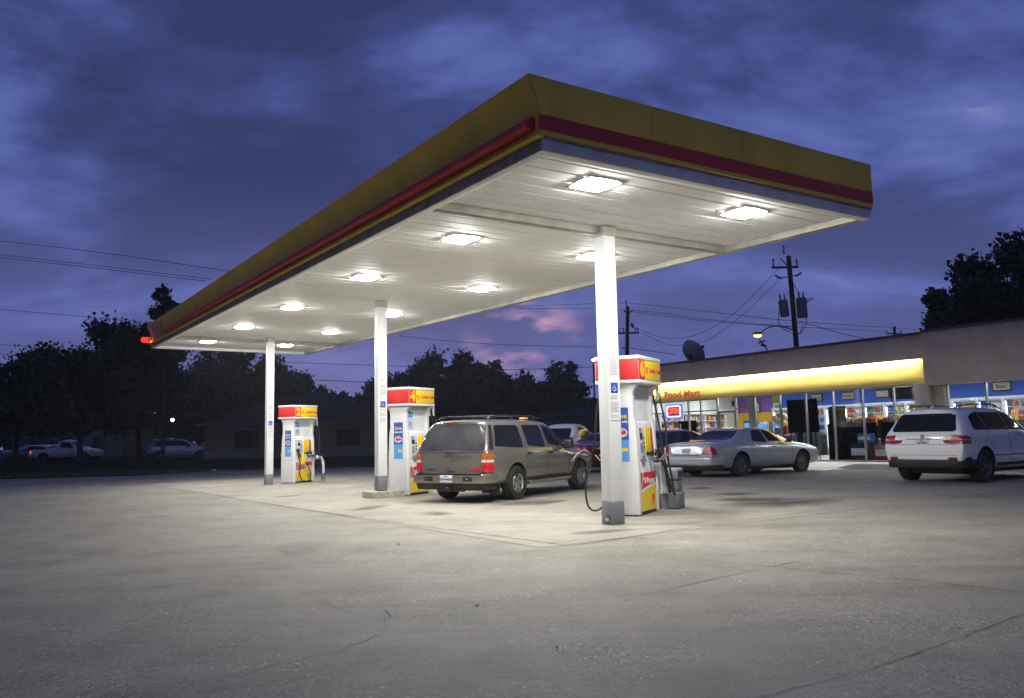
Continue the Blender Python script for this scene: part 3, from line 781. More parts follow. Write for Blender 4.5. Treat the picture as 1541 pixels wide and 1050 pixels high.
    def patch(s, mb, poly, ax, off=.006, m=0, rows=9, cols=12, depth=.02, maxdev=None):
        vs_ = [p[1] for p in poly]; v0, v1 = min(vs_), max(vs_)
        G_ = []
        for i in range(rows + 1):
            v = v0 + (v1 - v0)*(.0015 + .997*i/rows); us = []
            for (a, b), (c, d) in zip(poly, poly[1:] + poly[:1]):
                if (b <= v < d) or (d <= v < b): us.append(a + (c - a)*(v - b)/(d - b))
            if len(us) < 2: continue
            lo, hi = min(us), max(us); row = []
            for j in range(cols + 1):
                h, nn = s.hit(lo + (hi - lo)*j/cols, v, ax); row.append((h, nn))
            last = None
            for j in range(cols + 1):
                if row[j][0] is None: row[j] = (last, row[j][1])
                last = row[j][0]
            for j in range(cols, -1, -1):
                if row[j][0] is None: row[j] = (last, row[j][1])
                last = row[j][0]
            if row[0][0] is not None: G_.append(row)
        if len(G_) < 2: return mb
        r, c = len(G_), cols + 1
        vs = [h + n*off for row in G_ for h, n in row]
        fs = [(i*c + j, i*c + j + 1, (i + 1)*c + j + 1, (i + 1)*c + j) for i in range(r - 1) for j in range(c - 1)]
        bd = [(0, j) for j in range(c)] + [(i, c - 1) for i in range(1, r)] + [(r - 1, j) for j in range(c - 2, -1, -1)] + [(i, 0) for i in range(r - 2, 0, -1)]
        o = len(vs)
        vs += [G_[i][j][0] - G_[i][j][1]*depth for i, j in bd]
        k = len(bd)
        for q in range(k):
            a, b = bd[q], bd[(q + 1) % k]
            fs.append((a[0]*c + a[1], b[0]*c + b[1], o + (q + 1) % k, o + q))
        return mb.add(vs, fs, m)
    def P(s, name, polys, ax, mats, off=.006, rows=9, cols=12, parent=None, both=False):
        if both: return [s.P(name, polys, a, mats, off, rows, cols, parent) for a in 'LR']
        mb = MB()
        for q in polys:
            poly, m = q if isinstance(q[1], int) else (q, 0)
            s.patch(mb, poly, ax, off, m, rows, cols)
        return mb.build(name, mats, parent or s.o, smooth=40)
    def seam(s, mb, pts, ax, r=.006, m=0):
        out = []
        for (a, b), (c, d) in zip(pts, pts[1:]):
            n = max(2, int(math.hypot(c - a, d - b)/.08))
            for i in range(n + 1):
                t = i/n; h, nn = s.hit(a + (c - a)*t, b + (d - b)*t, ax)
                if h is not None and (not out or (h - out[-1]).length > .004): out.append(h)
        if len(out) > 1: mb.tube(out, r, 5, m)
        return mb
    def corner(s, name, sg, plan, zs, mats, bv=.008):
        """lamp wrapping a rear corner: plan outline (x, y) raised through stacked lenses (z0, z1, material)"""
        first = None
        for z0, z1, m in zs:
            b = MB().prism([(x, sg*y) for x, y in plan], z0, z1, None, m)
            o = b.build(name if first is None else 'lens', mats, first or s.o, bevel=bv, seg=2)
            first = first or o
        return first
    def wheel(s, x, y, r, w, rr, style, m, spokes=6):
        sg = 1 if y > 0 else -1
        Mx = Matrix.Translation((x, y, r)) @ Matrix.Rotation(R(-90*sg), 4, 'X')    # local z points outboard
        mb = MB(); h = w/2
        mb.lathe([(rr, -h*.8), (r*.90, -h), (r*.975, -h*.82), (r, -h*.5), (r, h*.5), (r*.975, h*.82), (r*.90, h), (rr + .012, h*.86), (rr, h*.7), (rr, -h*.8)], 40, 0, Mx)
        t = mb.build('wheel', M_['tyre'], s.o)
        mb = MB()
        mb.lathe([(rr + .004, h*.72), (rr - .012, h*.86), (rr - .03, h*.70), (rr - .035, -.02), (.0, -.02)], 40, 0, Mx, ms=[0, 0, 0, 1])
        z0, z1 = h*.35, h*.66
        mb.lathe([(0, z1 + .012), (.045, z1 + .012), (.062, z1), (.07, z0 - .03)], 20, 0, Mx)
        if style == 'spoke':
            for k in range(spokes):
                a = 2*math.pi*k/spokes; 
                pr = [(.05, -.042), (rr - .02, -.058), (rr - .02, .058), (.05, .042)]
                mb.prism(pr, z0, z1, lambda u, v, q: Mx @ Vector((u*math.cos(a) - v*math.sin(a), u*math.sin(a) + v*math.cos(a), q - (u/rr)*.012)))
        elif style == 'star':
            for k in range(spokes):
                for off in (-.16, .16):
                    a = 2*math.pi*k/spokes + off; 
                    pr = [(.05, -.018), (rr - .02, -.024), (rr - .02, .024), (.05, .018)]
                    mb.prism(pr, z0, z1, lambda u, v, q: Mx @ Vector((u*math.cos(a) - v*math.sin(a), u*math.sin(a) + v*math.cos(a), q - (u/rr)*.012)))
        else:
            mb.lathe([(.07, z0), (rr*.6, z0 + .02), (rr*.92, z0 + .01)], 40, 0, Mx)
            for k in range(14):
                a = 2*math.pi*k/14
                mb.prism([(rr*.42, -.012), (rr*.86, -.026), (rr*.86, .026), (rr*.42, .012)], z0 + .016, z0 + .034, lambda u, v, q: Mx @ Vector((u*math.cos(a) - v*math.sin(a), u*math.sin(a) + v*math.cos(a), q)))
        mb.build('rim', [m, M_['well']], t)
        return t
    def plate(s, x, z, lines, y=0., w=.31, h=.155, tilt=0., m=None):
        p = MB().box(x - .012, x, y - w/2, y + w/2, z - h/2, z + h/2).build('number_plate', m or M_['plate'], s.o, bevel=.004)
        for body, dz, size in lines:
            text('lettering', body, size, M_['pink'], p, frame((x - .0135, y, z + dz), (0, -1, 0), (0, 0, 1)), .001, bold=.002)
        return p

# ---------------------------------------------------------------- the brown estate (long four wheel drive)
def pose(rr_px, head, rear_x, half_track, z=None):
    """origin of a car whose rear right tyre touches the ground at that photo position"""
    c = GP(*rr_px); f = Vector((math.sin(head), math.cos(head), 0)); l = Vector((-math.cos(head), math.sin(head), 0))
    q = c - f*rear_x + l*half_track
    return Vector((q.x, q.y, G(q.x, q.y) if z is None else z))
YH = R(30.0)
lo = pose((774.5, 751.5), YH, 1.34*.94, .90*.94)
yk = Car('estate_car', lo, YH, 'long brown metallic estate car with roof rails, seen from behind at pump 4', 'car', [
    ((.14, .12, .40), (.70, .86, .93, .93, .70), (.42, .50, .80, 1.14, 1.76, 1.83)),
    ((.20, .18, .46), (.82, .93, .985, .965, .745), (.40, .48, .80, 1.15, 1.80, 1.865)),
    ((.42, .42, .62), (.86, .95, 1.0, .985, .765), (.40, .46, .80, 1.16, 1.81, 1.885)),
    ((1.3, 1.3, 1.3), (.86, .96, 1.0, .985, .775), (.38, .45, .80, 1.16, 1.82, 1.90)),
    ((2.4, 2.4, 2.4), (.86, .96, 1.0, .985, .775), (.38, .45, .80, 1.15, 1.82, 1.90)),
    ((3.3, 3.3, 3.15), (.86, .96, 1.0, .985, .765), (.38, .45, .80, 1.14, 1.80, 1.88)),
    ((3.75, 3.75, 3.42), (.86, .96, 1.0, .98, .73), (.38, .45, .80, 1.13, 1.74, 1.82)),
    ((4.2, 4.15, 4.18), (.86, .96, 1.0, .98, .72), (.38, .45, .80, 1.10, 1.17, 1.20)),
    ((4.45, 4.45, 4.45), (.86, .96, 1.0, .97, .74), (.38, .45, .80, 1.07, 1.13, 1.16)),
    ((5.15, 5.15, 5.15), (.86, .95, .99, .95, .72), (.38, .45, .78, 1.0, 1.07, 1.10)),
    ((5.46, 5.46, 5.44), (.84, .94, .975, .935, .70), (.38, .46, .76, .96, 1.01, 1.04)),
    ((5.54, 5.54, 5.52), (.80, .90, .93, .89, .66), (.42, .50, .74, .93, .97, .99))],
    (1.34, 4.64), M_['pewter'], (.40, .475), half=1.0)
def dress_estate(c):
    g = M_['glassd']
    # side glazing: rear quarter, rear door, front door
    wins = [rpoly([(.44, 1.215), (1.68, 1.205), (1.66, 1.735), (.66, 1.735)], .05), rpoly([(1.92, 1.205), (2.76, 1.195), (2.72, 1.735), (1.86, 1.735)], .05), rpoly([(2.92, 1.195), (3.90, 1.185), (3.44, 1.68), (2.86, 1.735)], .05)]
    for w in wins:
        for ax in 'LR': c.P('window', [w], ax, g, .005, 10, 14)
    for ax in 'LR': c.P('pillar_trim', [[(.20, 1.19), (.37, 1.19), (.58, 1.74), (.46, 1.74)]], ax, M_['blackp'], .005, 10, 5)
    c.P('windscreen', [rpoly([(-.78, 1.22), (.78, 1.22), (.62, 1.76), (-.62, 1.76)], .06)], 'F', g, .005)
    rw = c.P('rear_window', [rpoly([(-.87, 1.17), (.87, 1.17), (.735, 1.77), (-.735, 1.77)], .06)], 'B', M_['glassm'], .012, 14, 20)
    mb = MB(); a, b, cc = Vector((.03, .05, 1.155)), Vector((.07, -.25, 1.175)), Vector((.085, .40, 1.18))
    mb.tube([Vector((.12, .0, 1.11)), a], .016, 6); mb.tube([a, b], .012, 6); mb.tube([Vector((.075, -.42, 1.18)), b, Vector((.075, .24, 1.17))], .010, 6)
    mb.build('wiper', M_['blackp'], rw)
    # doors: shut lines and handles
    for k, (xs, hx) in enumerate((((1.80, 2.82), 1.93), ((2.82, 3.98), 2.97))):
        for sg, sd in ((1, 'L'), (-1, 'R')):
            mb = MB(); c.seam(mb, ([(xs[1], 1.16)] if k else []) + [(xs[1], .50), (xs[0], .50), (xs[0], 1.20), (xs[0] + (.02 if k else .08), 1.74)], sd)
            d = mb.build('door', M_['seam'], c.o)
            h, n = c.hit(hx, 1.06, sd)
            mb = MB(); mb.box(h.x - .07, h.x + .09, min(h.y, h.y + sg*.03), max(h.y, h.y + sg*.03), 1.035, 1.085); mb.build('handle', M_['trim'], d, bevel=.01)
    mb = MB()
    for sd in 'LR': c.seam(mb, [(.42, .72), (1.0, .72)], sd, .004); c.seam(mb, [(3.98, .72), (4.1, .72)], sd, .004)
    c.P('side_moulding', [[(1.84, .735), (3.96, .735), (3.96, .79), (1.84, .79)]], None, c.paint, .014, 3, 14, both=True)
    # running board
    for sg in (1, -1):
        MB().box(1.90, 4.02, min(sg*.86, sg*1.03), max(sg*.86, sg*1.03), .33, .43).build('running_board', c.paint, c.o, bevel=.03, seg=3)
        MB().box(1.95, 3.97, min(sg*.93, sg*1.035), max(sg*.93, sg*1.035), .432, .442).build('step_pad', M_['trim'], c.o)
    # tailgate panel line, number recess, handle, badges
    mb = MB()
    c.seam(mb, [(-.83, 1.13), (.83, 1.13)], 'B', .008); c.seam(mb, [(-.80, .66), (-.80, 1.12)], 'B'); c.seam(mb, [(.80, .66), (.80, 1.12)], 'B')
    d = mb.build('tailgate', M_['seam'], c.o)
    x = c.hit(0, .80, 'B')[0].x
    MB().box(x - .03, x + .02, -.10, .10, .735, .80).build('handle', M_['chrome'], d, bevel=.018, seg=3)
    MB().tube([(x - .006, .06, 1.02), (x + .03, .06, 1.02)], .022, 12).build('lock', M_['blackp'], d)
    x2 = c.hit(-.66, .76, 'B')[0].x
    text('lettering', 'GMC', .095, M_['pred'], d, frame((x2 - .004, -.62, .755), (0, -1, 0), (0, 0, 1)), .004, bold=.005)
    text('lettering', 'YUKON XL', .055, M_['chrome'], d, frame((x2 - .004, .56, .755), (0, -1, 0), (0, 0, 1)), .003)
    # bumper with chrome top face, dark lower valance, hitch
    b = MB().prism([(.0, -.93), (.0, .93), (.18, 1.01), (.44, 1.015), (.44, -1.015), (.18, -1.01)], .445, .655, lambda u, v, w: (u, v, w)).build('bumper', c.paint, c.o, bevel=.03, seg=3)
    MB().box(-.012, .06, -.86, .86, .657, .668).build('step_pad', M_['trim'], b)
    MB().prism([(.05, -.90), (.05, .90), (.22, .96), (.46, .96), (.46, -.96), (.22, -.96)], .30, .443, lambda u, v, w: (u + (.443 - w)*.45, v, w)).build('valance', M_['trim'], b, bevel=.02)
    mb = MB(); mb.box(-.015, .012, -.62, -.40, .50, .60); mb.box(-.015, .012, .40, .62, .50, .60); mb.build('reflector', M_['trim'], b, bevel=.006)
    for y, m in ((.56, M_['lamb']), (-.50, M_['lwht']), (.36, M_['lamb'])):
        MB().lathe([(0, -.012), (.03, -.010), (.035, .01)], 14, 0, Matrix.Translation((-.004, y, .55)) @ Matrix.Rotation(R(90), 4, 'Y')).build('bumper_lamp', m, b)
    mb = MB(); mb.box(-.02, .3, -.05, .05, .27, .36); mb.box(.1, .16, -.35, .35, .26, .34); mb.tube([(-.03, 0, .33), (-.06, 0, .36)], .03, 8); mb.build('tow_hitch', M_['blackp'], c.o, bevel=.008)
    mb = MB(); mb.tube([(.3, -.72, .27), (.9, -.70, .25), (1.0, -.4, .3)], .04, 10); mb.box(.5, 1.9, -.5, .5, .26, .40); mb.tube([(1.34, -.8, .38), (1.34, .8, .38)], .06, 10); mb.ball((1.34, 0, .36), .15); mb.build('underbody', M_['blackp'], c.o)
    c.plate(-.006, .552, (('TEXAS', .052, .028), ('T55W·M533', -.012, .064)), .04, .32, .165)
    # tail lamps wrap the corner: amber over clear over red
    for sg, sd in ((1, 'L'), (-1, 'R')):
        c.corner('tail_lamp', sg, [(.16, .80), (.105, .80), (.10, .87), (.125, .93), (.20, .98), (.30, 1.0), (.33, 1.0), (.33, .90)], ((.70, .895, 0), (.897, .975, 1), (.977, 1.10, 2)), [M_['lredon'], M_['lwht'], M_['lamb']])
    # high brake lamp, roof rails with cross bars
    c.P('brake_lamp', [[(-.02, 1.775), (.30, 1.775), (.30, 1.805), (-.02, 1.805)]], 'B', M_['lred'], .012, 3, 8)
    for sg in (1, -1):
        r = MB(); r.tube(smoothpts([(.62, sg*.66, 1.88), (.80, sg*.66, 1.94), (1.6, sg*.665, 1.965), (2.6, sg*.66, 1.955), (3.05, sg*.655, 1.90)]), .018, 8)
        for x in (.80, 1.7, 2.7): r.tube([(x, sg*.66, 1.86), (x, sg*.66, 1.945)], .022, 8)
        r.build('roof_rail', M_['trim'], c.o)
    mb = MB()
    for x in (.95, 2.0): mb.tube([(x, -.66, 1.955), (x, .66, 1.955)], .016, 8)
    mb.build('cross_bar', M_['trim'], c.o)
    mb = MB(); mb.box(2.55, 2.75, -.52, -.36, 1.885, 1.93); mb.build('roof_glow', mat('amber_glow', (.7, .22, .02), .3, emit=(1, .30, .03), es=.6), c.o, bevel=.02)  # added glowing box imitating an orange reflection on the roof, no fitted lamp
    # mirrors
    for sg in (1, -1):
        mb = MB(); mb.box(3.62, 3.78, sg*1.13 - .11, sg*1.13 + .11, 1.13, 1.36); mb.box(3.70, 3.78, min(sg*.95, sg*1.05), max(sg*.95, sg*1.05), 1.15, 1.22)
        m = mb.build('mirror', M_['blackp'], c.o, bevel=.035, seg=3)
    # wheel arch mouldings
    for x in (1.34, 4.64):
        for y in (.895, -.895): c.wheel(x, y, .395, .265, .235, 'spoke', M_['alloy'])
    mb = MB(); mb.box(.55, .60, -.97, -.72, .18, .42); mb.build('mud_flap', M_['blackp'], c.o)
    mb = MB(); mb.lathe([(0, 0), (.09, 0), (.10, .2), (.06, .32), (.0, .34)], 14, 0, Matrix.Translation((4.05, -.94, .40)) @ Matrix.Rotation(R(90), 4, 'Y')); 
    for sg in (1, -1):
        mb2 = MB(); mb2.patch if 0 else None
        c.P('headlamp', [rpoly([(sg*.52, .76), (sg*.82, .76), (sg*.82, .90), (sg*.52, .90)], .03)], 'F', M_['lwht'], .01, 5, 6)
dress_estate(yk)
yk.o.scale = (.94, .94, .915)

# ---------------------------------------------------------------- silver saloon
SH = R(54.3)
SED = [
    ((.08, .13, .16), (.70, .86, .93, .89, .72), (.34, .40, .66, .90, .97, .99)),
    ((.20, .26, .28), (.78, .91, .965, .94, .75), (.30, .36, .66, .93, 1.0, 1.02)),
    ((.60, .60, .60), (.82, .93, .985, .95, .76), (.26, .33, .66, .95, 1.015, 1.035)),
    ((1.05, 1.05, 1.15), (.83, .94, .99, .955, .76), (.24, .32, .66, .96, 1.03, 1.05)),
    ((1.45, 1.45, 1.68), (.83, .94, .99, .955, .635), (.24, .32, .66, .96, 1.355, 1.40)),
    ((1.9, 1.9, 1.98), (.83, .94, .99, .955, .62), (.24, .32, .66, .96, 1.385, 1.43)),
    ((2.6, 2.6, 2.6), (.83, .94, .99, .955, .63), (.24, .32, .66, .95, 1.40, 1.445)),
    ((3.15, 3.15, 3.0), (.83, .94, .99, .95, .62), (.24, .32, .66, .94, 1.37, 1.415)),
    ((3.55, 3.55, 3.32), (.83, .94, .99, .95, .60), (.24, .32, .66, .93, 1.27, 1.31)),
    ((3.98, 3.98, 3.98), (.83, .94, .99, .94, .72), (.24, .32, .66, .90, .97, .99)),
    ((4.4, 4.4, 4.4), (.82, .93, .985, .93, .72), (.24, .32, .64, .87, .945, .97)),
    ((5.0, 5.0, 5.0), (.80, .92, .97, .90, .67), (.26, .33, .60, .81, .885, .91)),
    ((5.26, 5.26, 5.23), (.76, .86, .90, .84, .60), (.28, .35, .56, .75, .825, .85)),
    ((5.37, 5.37, 5.34), (.68, .76, .79, .74, .52), (.32, .38, .52, .70, .755, .775))]
def dress_saloon(c, rimm, detail=True):
    g = M_['glassd']
    for w in (rpoly([(1.98, .985), (2.60, .975), (2.58, 1.345), (2.22, 1.345), (1.98, 1.10)], .04), rpoly([(2.70, .975), (3.62, .965), (3.22, 1.27), (2.98, 1.335), (2.67, 1.345)], .04)):
        for ax in 'LR': c.P('window', [w], ax, g, .005, 9, 12)
    c.P('rear_window', [rpoly([(-.74, 1.075), (.74, 1.075), (.585, 1.345), (-.585, 1.345)], .05)], 'B', g, .008, 12, 16)
    c.P('windscreen', [rpoly([(-.74, 1.0), (.74, 1.0), (.58, 1.32), (-.58, 1.32)], .05)], 'F', g, .008, 12, 16)
    for k, (xs, hx) in enumerate((((1.92, 2.66), 2.10), ((2.66, 3.78), 2.86))):
        for sg, sd in ((1, 'L'), (-1, 'R')):
            mb = MB(); c.seam(mb, ([(xs[1], .90)] if k else []) + [(xs[1], .36), (xs[0], .36), (xs[0] - (.0 if k else .02), .93)], sd, .005)
            d = mb.build('door', M_['seam'], c.o)
            h, n = c.hit(hx, .83, sd)
            MB().box(h.x - .08, h.x + .08, min(h.y, h.y + sg*.025), max(h.y, h.y + sg*.025), .815, .85).build('handle', M_['chrome'], d, bevel=.008)
    # bumpers
    b = MB().prism([(.0, -.74), (-.03, 0), (.0, .74), (.10, .90), (.34, .985), (.60, .99), (.60, -.99), (.34, -.985), (.10, -.90)], .36, .60, lambda u, v, w: (u, v, w)).build('bumper', c.paint, c.o, bevel=.05, seg=4)
    MB().prism([(.08, -.78), (.08, .78), (.3, .93), (.58, .96), (.58, -.96), (.3, -.93)], .22, .358, lambda u, v, w: (u + (.36 - w)*.4, v, w)).build('valance', M_['trim'], b, bevel=.02)
    for sg, sd in ((1, 'L'), (-1, 'R')):
        c.P('tail_lamp', [[(.47, .675), (.93, .675), (.86, .80), (.80, .90), (.66, .91), (.56, .88), (.50, .78)]], 'B' + sd, M_['lred'], .014, 9, 14)
        mb = MB(); c.patch(mb, [(5.12, .60), (5.27, .58), (5.27, .66), (5.10, .70)], sd, .012, 0, 5, 6, .03); mb.build('side_marker', M_['lamb'], c.o)
        c.P('headlamp', [rpoly([(sg*.40, .58), (sg*.70, .58), (sg*.70, .68), (sg*.40, .68)], .02)], 'F', M_['lwht'], .01, 5, 6)
    mb = MB(); c.patch(mb, [(-.54, .645), (.54, .645), (.54, .668), (-.54, .668)], 'B', .016, 0, 2, 8); mb.build('chrome_strip', M_['chrome'], c.o)
    mb = MB(); c.seam(mb, [(-.66, .63), (-.60, .92), (-.64, .985)], 'B', .005); c.seam(mb, [(.66, .63), (.60, .92), (.64, .985)], 'B', .005); mb.build('boot_lid', M_['seam'], c.o)
    x = c.hit(0, .76, 'B')[0].x
    c.P('plate_recess', [[(-.26, .685), (.26, .685), (.22, .87), (-.22, .87)]], 'B', M_['trim'] if detail == 2 else c.paint, .004, 4, 6)
    c.plate(x - .006, .77, (('TEXAS', .048, .026), ('BX9·K247', -.012, .06)), 0, .305, .15)
    for sg in (1, -1):
        MB().box(3.42, 3.58, sg*1.06 - .09, sg*1.06 + .09, .96, 1.09).build('mirror', M_['blackp'] if detail == 1 else c.paint, c.o, bevel=.03, seg=3)
    c.P('side_moulding', [[(1.94, .52), (3.80, .52), (3.80, .56), (1.94, .56)]], None, c.paint, .012, 3, 14, both=True)
    MB().box(.9, 4.6, -.6, .6, .17, .26).build('underbody', M_['blackp'], c.o)
    for x in (1.38, 4.29):
        for y in (.84, -.84): c.wheel(x, y, .335, .225, .20, 'cover', rimm)
lo = pose((1113, 716.5), SH, 1.38, .84)
sd = Car('saloon_car', lo, SH, 'silver four door saloon parked nose in by the glowing shop front', 'car', SED, (1.38, 4.29), M_['silver'], (.345, .40), half=.99)
dress_saloon(sd, M_['alloyd'], 1)
fw = Vector((.573, -.8197, 0))
lo2 = lo - fw*2.95 + Vector((.15, .1, 0)); lo2.z = G(lo2.x, lo2.y)
sk = Car('saloon_car', lo2, SH - R(3), 'black saloon with dim tail lamps, half hidden behind pump 6', 'car', SED, (1.38, 4.29), M_['kpaint'], (.345, .40), half=.99)
dress_saloon(sk, M_['alloyd'], 2)
lo3 = lo - fw*5.9 + Vector((.3, .4, 0)); lo3.z = G(lo3.x, lo3.y)
sm = Car('saloon_car', lo3, SH - R(3), 'dark red saloon seen over the bonnet of the brown estate car', 'car', SED, (1.38, 4.29), M_['maroon'], (.345, .40), half=.99)
dress_saloon(sm, M_['alloyd'], 2)

# ---------------------------------------------------------------- white four wheel drive at the right edge
XH = R(55)
SUV = [
    ((.06, .10, .42), (.68, .84, .905, .89, .57), (.44, .52, .78, 1.10, 1.62, 1.67)),
    ((.12, .18, .50), (.78, .90, .935, .92, .64), (.38, .46, .78, 1.12, 1.645, 1.70)),
    ((.34, .42, .70), (.84, .94, .965, .945, .67), (.34, .42, .76, 1.13, 1.66, 1.725)),
    ((1.0, 1.1, 1.2), (.85, .95, .965, .95, .685), (.30, .38, .74, 1.13, 1.68, 1.745)),
    ((2.1, 2.1, 2.0), (.85, .95, .965, .945, .685), (.28, .36, .72, 1.11, 1.685, 1.75)),
    ((2.7, 2.7, 2.55), (.85, .95, .965, .945, .67), (.28, .36, .72, 1.10, 1.66, 1.72)),
    ((3.15, 3.15, 2.9), (.85, .95, .965, .94, .64), (.28, .36, .72, 1.09, 1.57, 1.63)),
    ((3.62, 3.62, 3.62), (.85, .95, .965, .93, .72), (.28, .36, .72, 1.05, 1.13, 1.16)),
    ((4.1, 4.1, 4.1), (.84, .94, .955, .91, .68), (.28, .36, .70, .97, 1.05, 1.08)),
    ((4.55, 4.55, 4.52), (.78, .88, .91, .86, .60), (.30, .38, .66, .86, .93, .96)),
    ((4.80, 4.80, 4.76), (.66, .72, .76, .72, .50), (.36, .42, .60, .74, .80, .82))]
def dress_suv(c, rimm, badge=True, detail=True):
    g = M_['glassd']
    w = rpoly([(.62, 1.20), (1.0, 1.18), (3.28, 1.15), (2.82, 1.54), (2.3, 1.60), (1.0, 1.60), (.70, 1.50)], .08)
    for ax in 'LR':
        wo = c.P('window', [w], ax, g, .005, 10, 22)
        mb = MB(); sg = 1 if ax == 'L' else -1
        for pts in ([(1.22, 1.17), (1.14, 1.60)], [(2.22, 1.165), (2.18, 1.60)]): c.seam(mb, pts, ax, .022)
        mb.build('pillar_trim', M_['blackp'], wo)
    c.P('rear_window', [rpoly([(-.76, 1.17), (.76, 1.17), (.64, 1.58), (-.64, 1.58)], .07)], 'B', g, .010, 12, 18)
    c.P('windscreen', [rpoly([(-.74, 1.18), (.74, 1.18), (.60, 1.58), (-.60, 1.58)], .05)], 'F', g, .008, 12, 16)
    for k, (xs, hx) in enumerate((((1.16, 2.20), 1.36), ((2.20, 3.36), 2.36))):
        for sg, sd_ in ((1, 'L'), (-1, 'R')):
            mb = MB(); c.seam(mb, ([(xs[1], 1.08)] if k else []) + [(xs[1], .42), (xs[0] + (.22 if not k else 0), .42), (xs[0] + (.20 if not k else 0), .80), (xs[0], 1.13)], sd_, .005)
            d = mb.build('door', M_['seam'], c.o)
            h, n = c.hit(hx, .97, sd_)
            MB().box(h.x - .09, h.x + .09, min(h.y, h.y + sg*.03), max(h.y, h.y + sg*.03), .955, .99).build('handle', c.paint, d, bevel=.01)
    # dark lower bumper with fog reflectors
    mb = MB()
    mb.prism([(.0, -.70), (-.03, 0), (.0, .70), (.10, .88), (.32, .955), (.54, .972), (.54, -.972), (.32, -.955), (.10, -.88)], .345, .545, lambda u, v, w: (u + max(0, .43 - w)*.35, v, w))
    b = mb.build('bumper', M_['trim'], c.o, bevel=.035, seg=3)
    for sg in (1, -1):
        MB().prism([(.10, .60), (.02, .60), (.04, .74), (.14, .90), (.28, .965), (.36, .965), (.36, .80), (.2, .78)], .50, .60, lambda u, v, w: (u, sg*v, w)).build('bumper_corner', M_['trim'], b, bevel=.015)
        MB().box(.008, .03, sg*.68 - .10, sg*.68 + .10, .555, .578).build('reflector', M_['lred'], b)
        sd_ = 'L' if sg > 0 else 'R'
        tl = c.P('tail_lamp', [[(.42, .90), (.90, .885), (.95, .93), (.955, .978), (.39, .978)]], 'B' + sd_, M_['lred'], .013, 8, 14)
        c.P('lens', [[(.53, .992), (.955, .992), (.93, 1.035), (.85, 1.075), (.53, 1.10)]], 'B' + sd_, M_['lred'], .013, 7, 12, parent=tl)
        c.P('clear_lens', [[(.39, .979), (.955, .979), (.955, .991), (.39, .991)]], 'B' + sd_, M_['lwht'], .015, 2, 12, parent=tl)
        c.P('headlamp', [rpoly([(sg*.44, .72), (sg*.72, .72), (sg*.70, .82), (sg*.46, .82)], .02)], 'F', M_['lwht'], .01, 5, 6)
        MB().box(3.0, 3.16, sg*1.06 - .11, sg*1.06 + .11, 1.10, 1.28).build('mirror', M_['blackp'], c.o, bevel=.04, seg=3)
        r = MB(); r.tube(smoothpts([(.55, sg*.55, 1.70), (.72, sg*.56, 1.75), (1.5, sg*.58, 1.79), (2.3, sg*.575, 1.775), (2.55, sg*.56, 1.71)]), .017, 8)
        for x in (.75, 1.5, 2.35): r.tube([(x, sg*.565, 1.70), (x, sg*.57, 1.77)], .02, 8)
        r.build('roof_rail', M_['blackp'], c.o)
    MB().prism([(.55, 0), (.72, 0), (.66, .08)], -.02, .02, lambda u, v, w: (u, w, 1.70 + v)).build('aerial_fin', c.paint, c.o, bevel=.006)
    mb = MB(); c.seam(mb, [(-.80, .88), (.80, .88)], 'B', .006); c.seam(mb, [(-.78, .64), (.78, .64)], 'B', .004); c.seam(mb, [(-.40, 1.005), (.40, 1.005)], 'B', .011); d = mb.build('tailgate', M_['seam'], c.o)
    x = c.hit(0, .94, 'B')[0].x
    c.P('plate_recess', [rpoly([(-.28, .89), (.28, .89), (.28, .985), (-.28, .985)], .02)], 'B', c.paint, .006, 4, 6)
    c.plate(x - .008, .935, (('TEXAS', .034, .022), ('APH·M7V', -.016, .055)), 0, .305, .125)
    if badge:
        x3 = c.hit(0, 1.07, 'B')[0].x
        M = Matrix.Translation((x3 - .004, 0, 1.065)) @ Matrix.Rotation(R(-90), 4, 'Y')
        bd = MB(); bd.lathe([(0, .012), (.030, .011)], 24, 0, M); 
        bd.lathe([(.030, .011), (.043, .011), (.046, .0)], 24, 1, M)
        o_ = bd.build('badge', [M_['sblue'], M_['blackp']], d)
        mb = MB()
        for a0 in (0, 180):
            pts = [(0, 0)] + [(math.cos(R(a0 + t))*.029, math.sin(R(a0 + t))*.029) for t in range(0, 91, 15)]
            mb.prism(pts, .0125, .0145, lambda u, v, w: M @ Vector((u, v, w)))
        mb.build('badge_quarter', M_['white'], o_, smooth=0)
        text('lettering', 'X5', .06, M_['chrome'], d, frame((x3 + .0, -.55, 1.045), (0, -1, 0), (0, 0, 1)), .003)
    c.P('side_moulding', [[(1.42, .60), (3.4, .60), (3.4, .625), (1.42, .625)]], None, M_['trim'], .012, 3, 14, both=True)
    c.P('sill', [[(1.40, .37), (3.4, .37), (3.4, .44), (1.40, .44)]], None, M_['trim'], .010, 3, 14, both=True)
    MB().box(.6, 4.4, -.6, .6, .20, .33).build('underbody', M_['blackp'], c.o)
    for x in (.99, 3.92):
        for y in (.835, -.835): c.wheel(x, y, .372, .27, .235, 'star', rimm, 5)
lo = pose((1479, 725.5), XH, .99, .835)
xs = Car('estate_car', lo, XH, 'white four wheel drive estate with red tail lamps, parked nose in by the pier', 'car', SUV, (.99, 3.92), M_['wpaint'], (.385, .445), half=.965)
dress_suv(xs, M_['alloyd'])

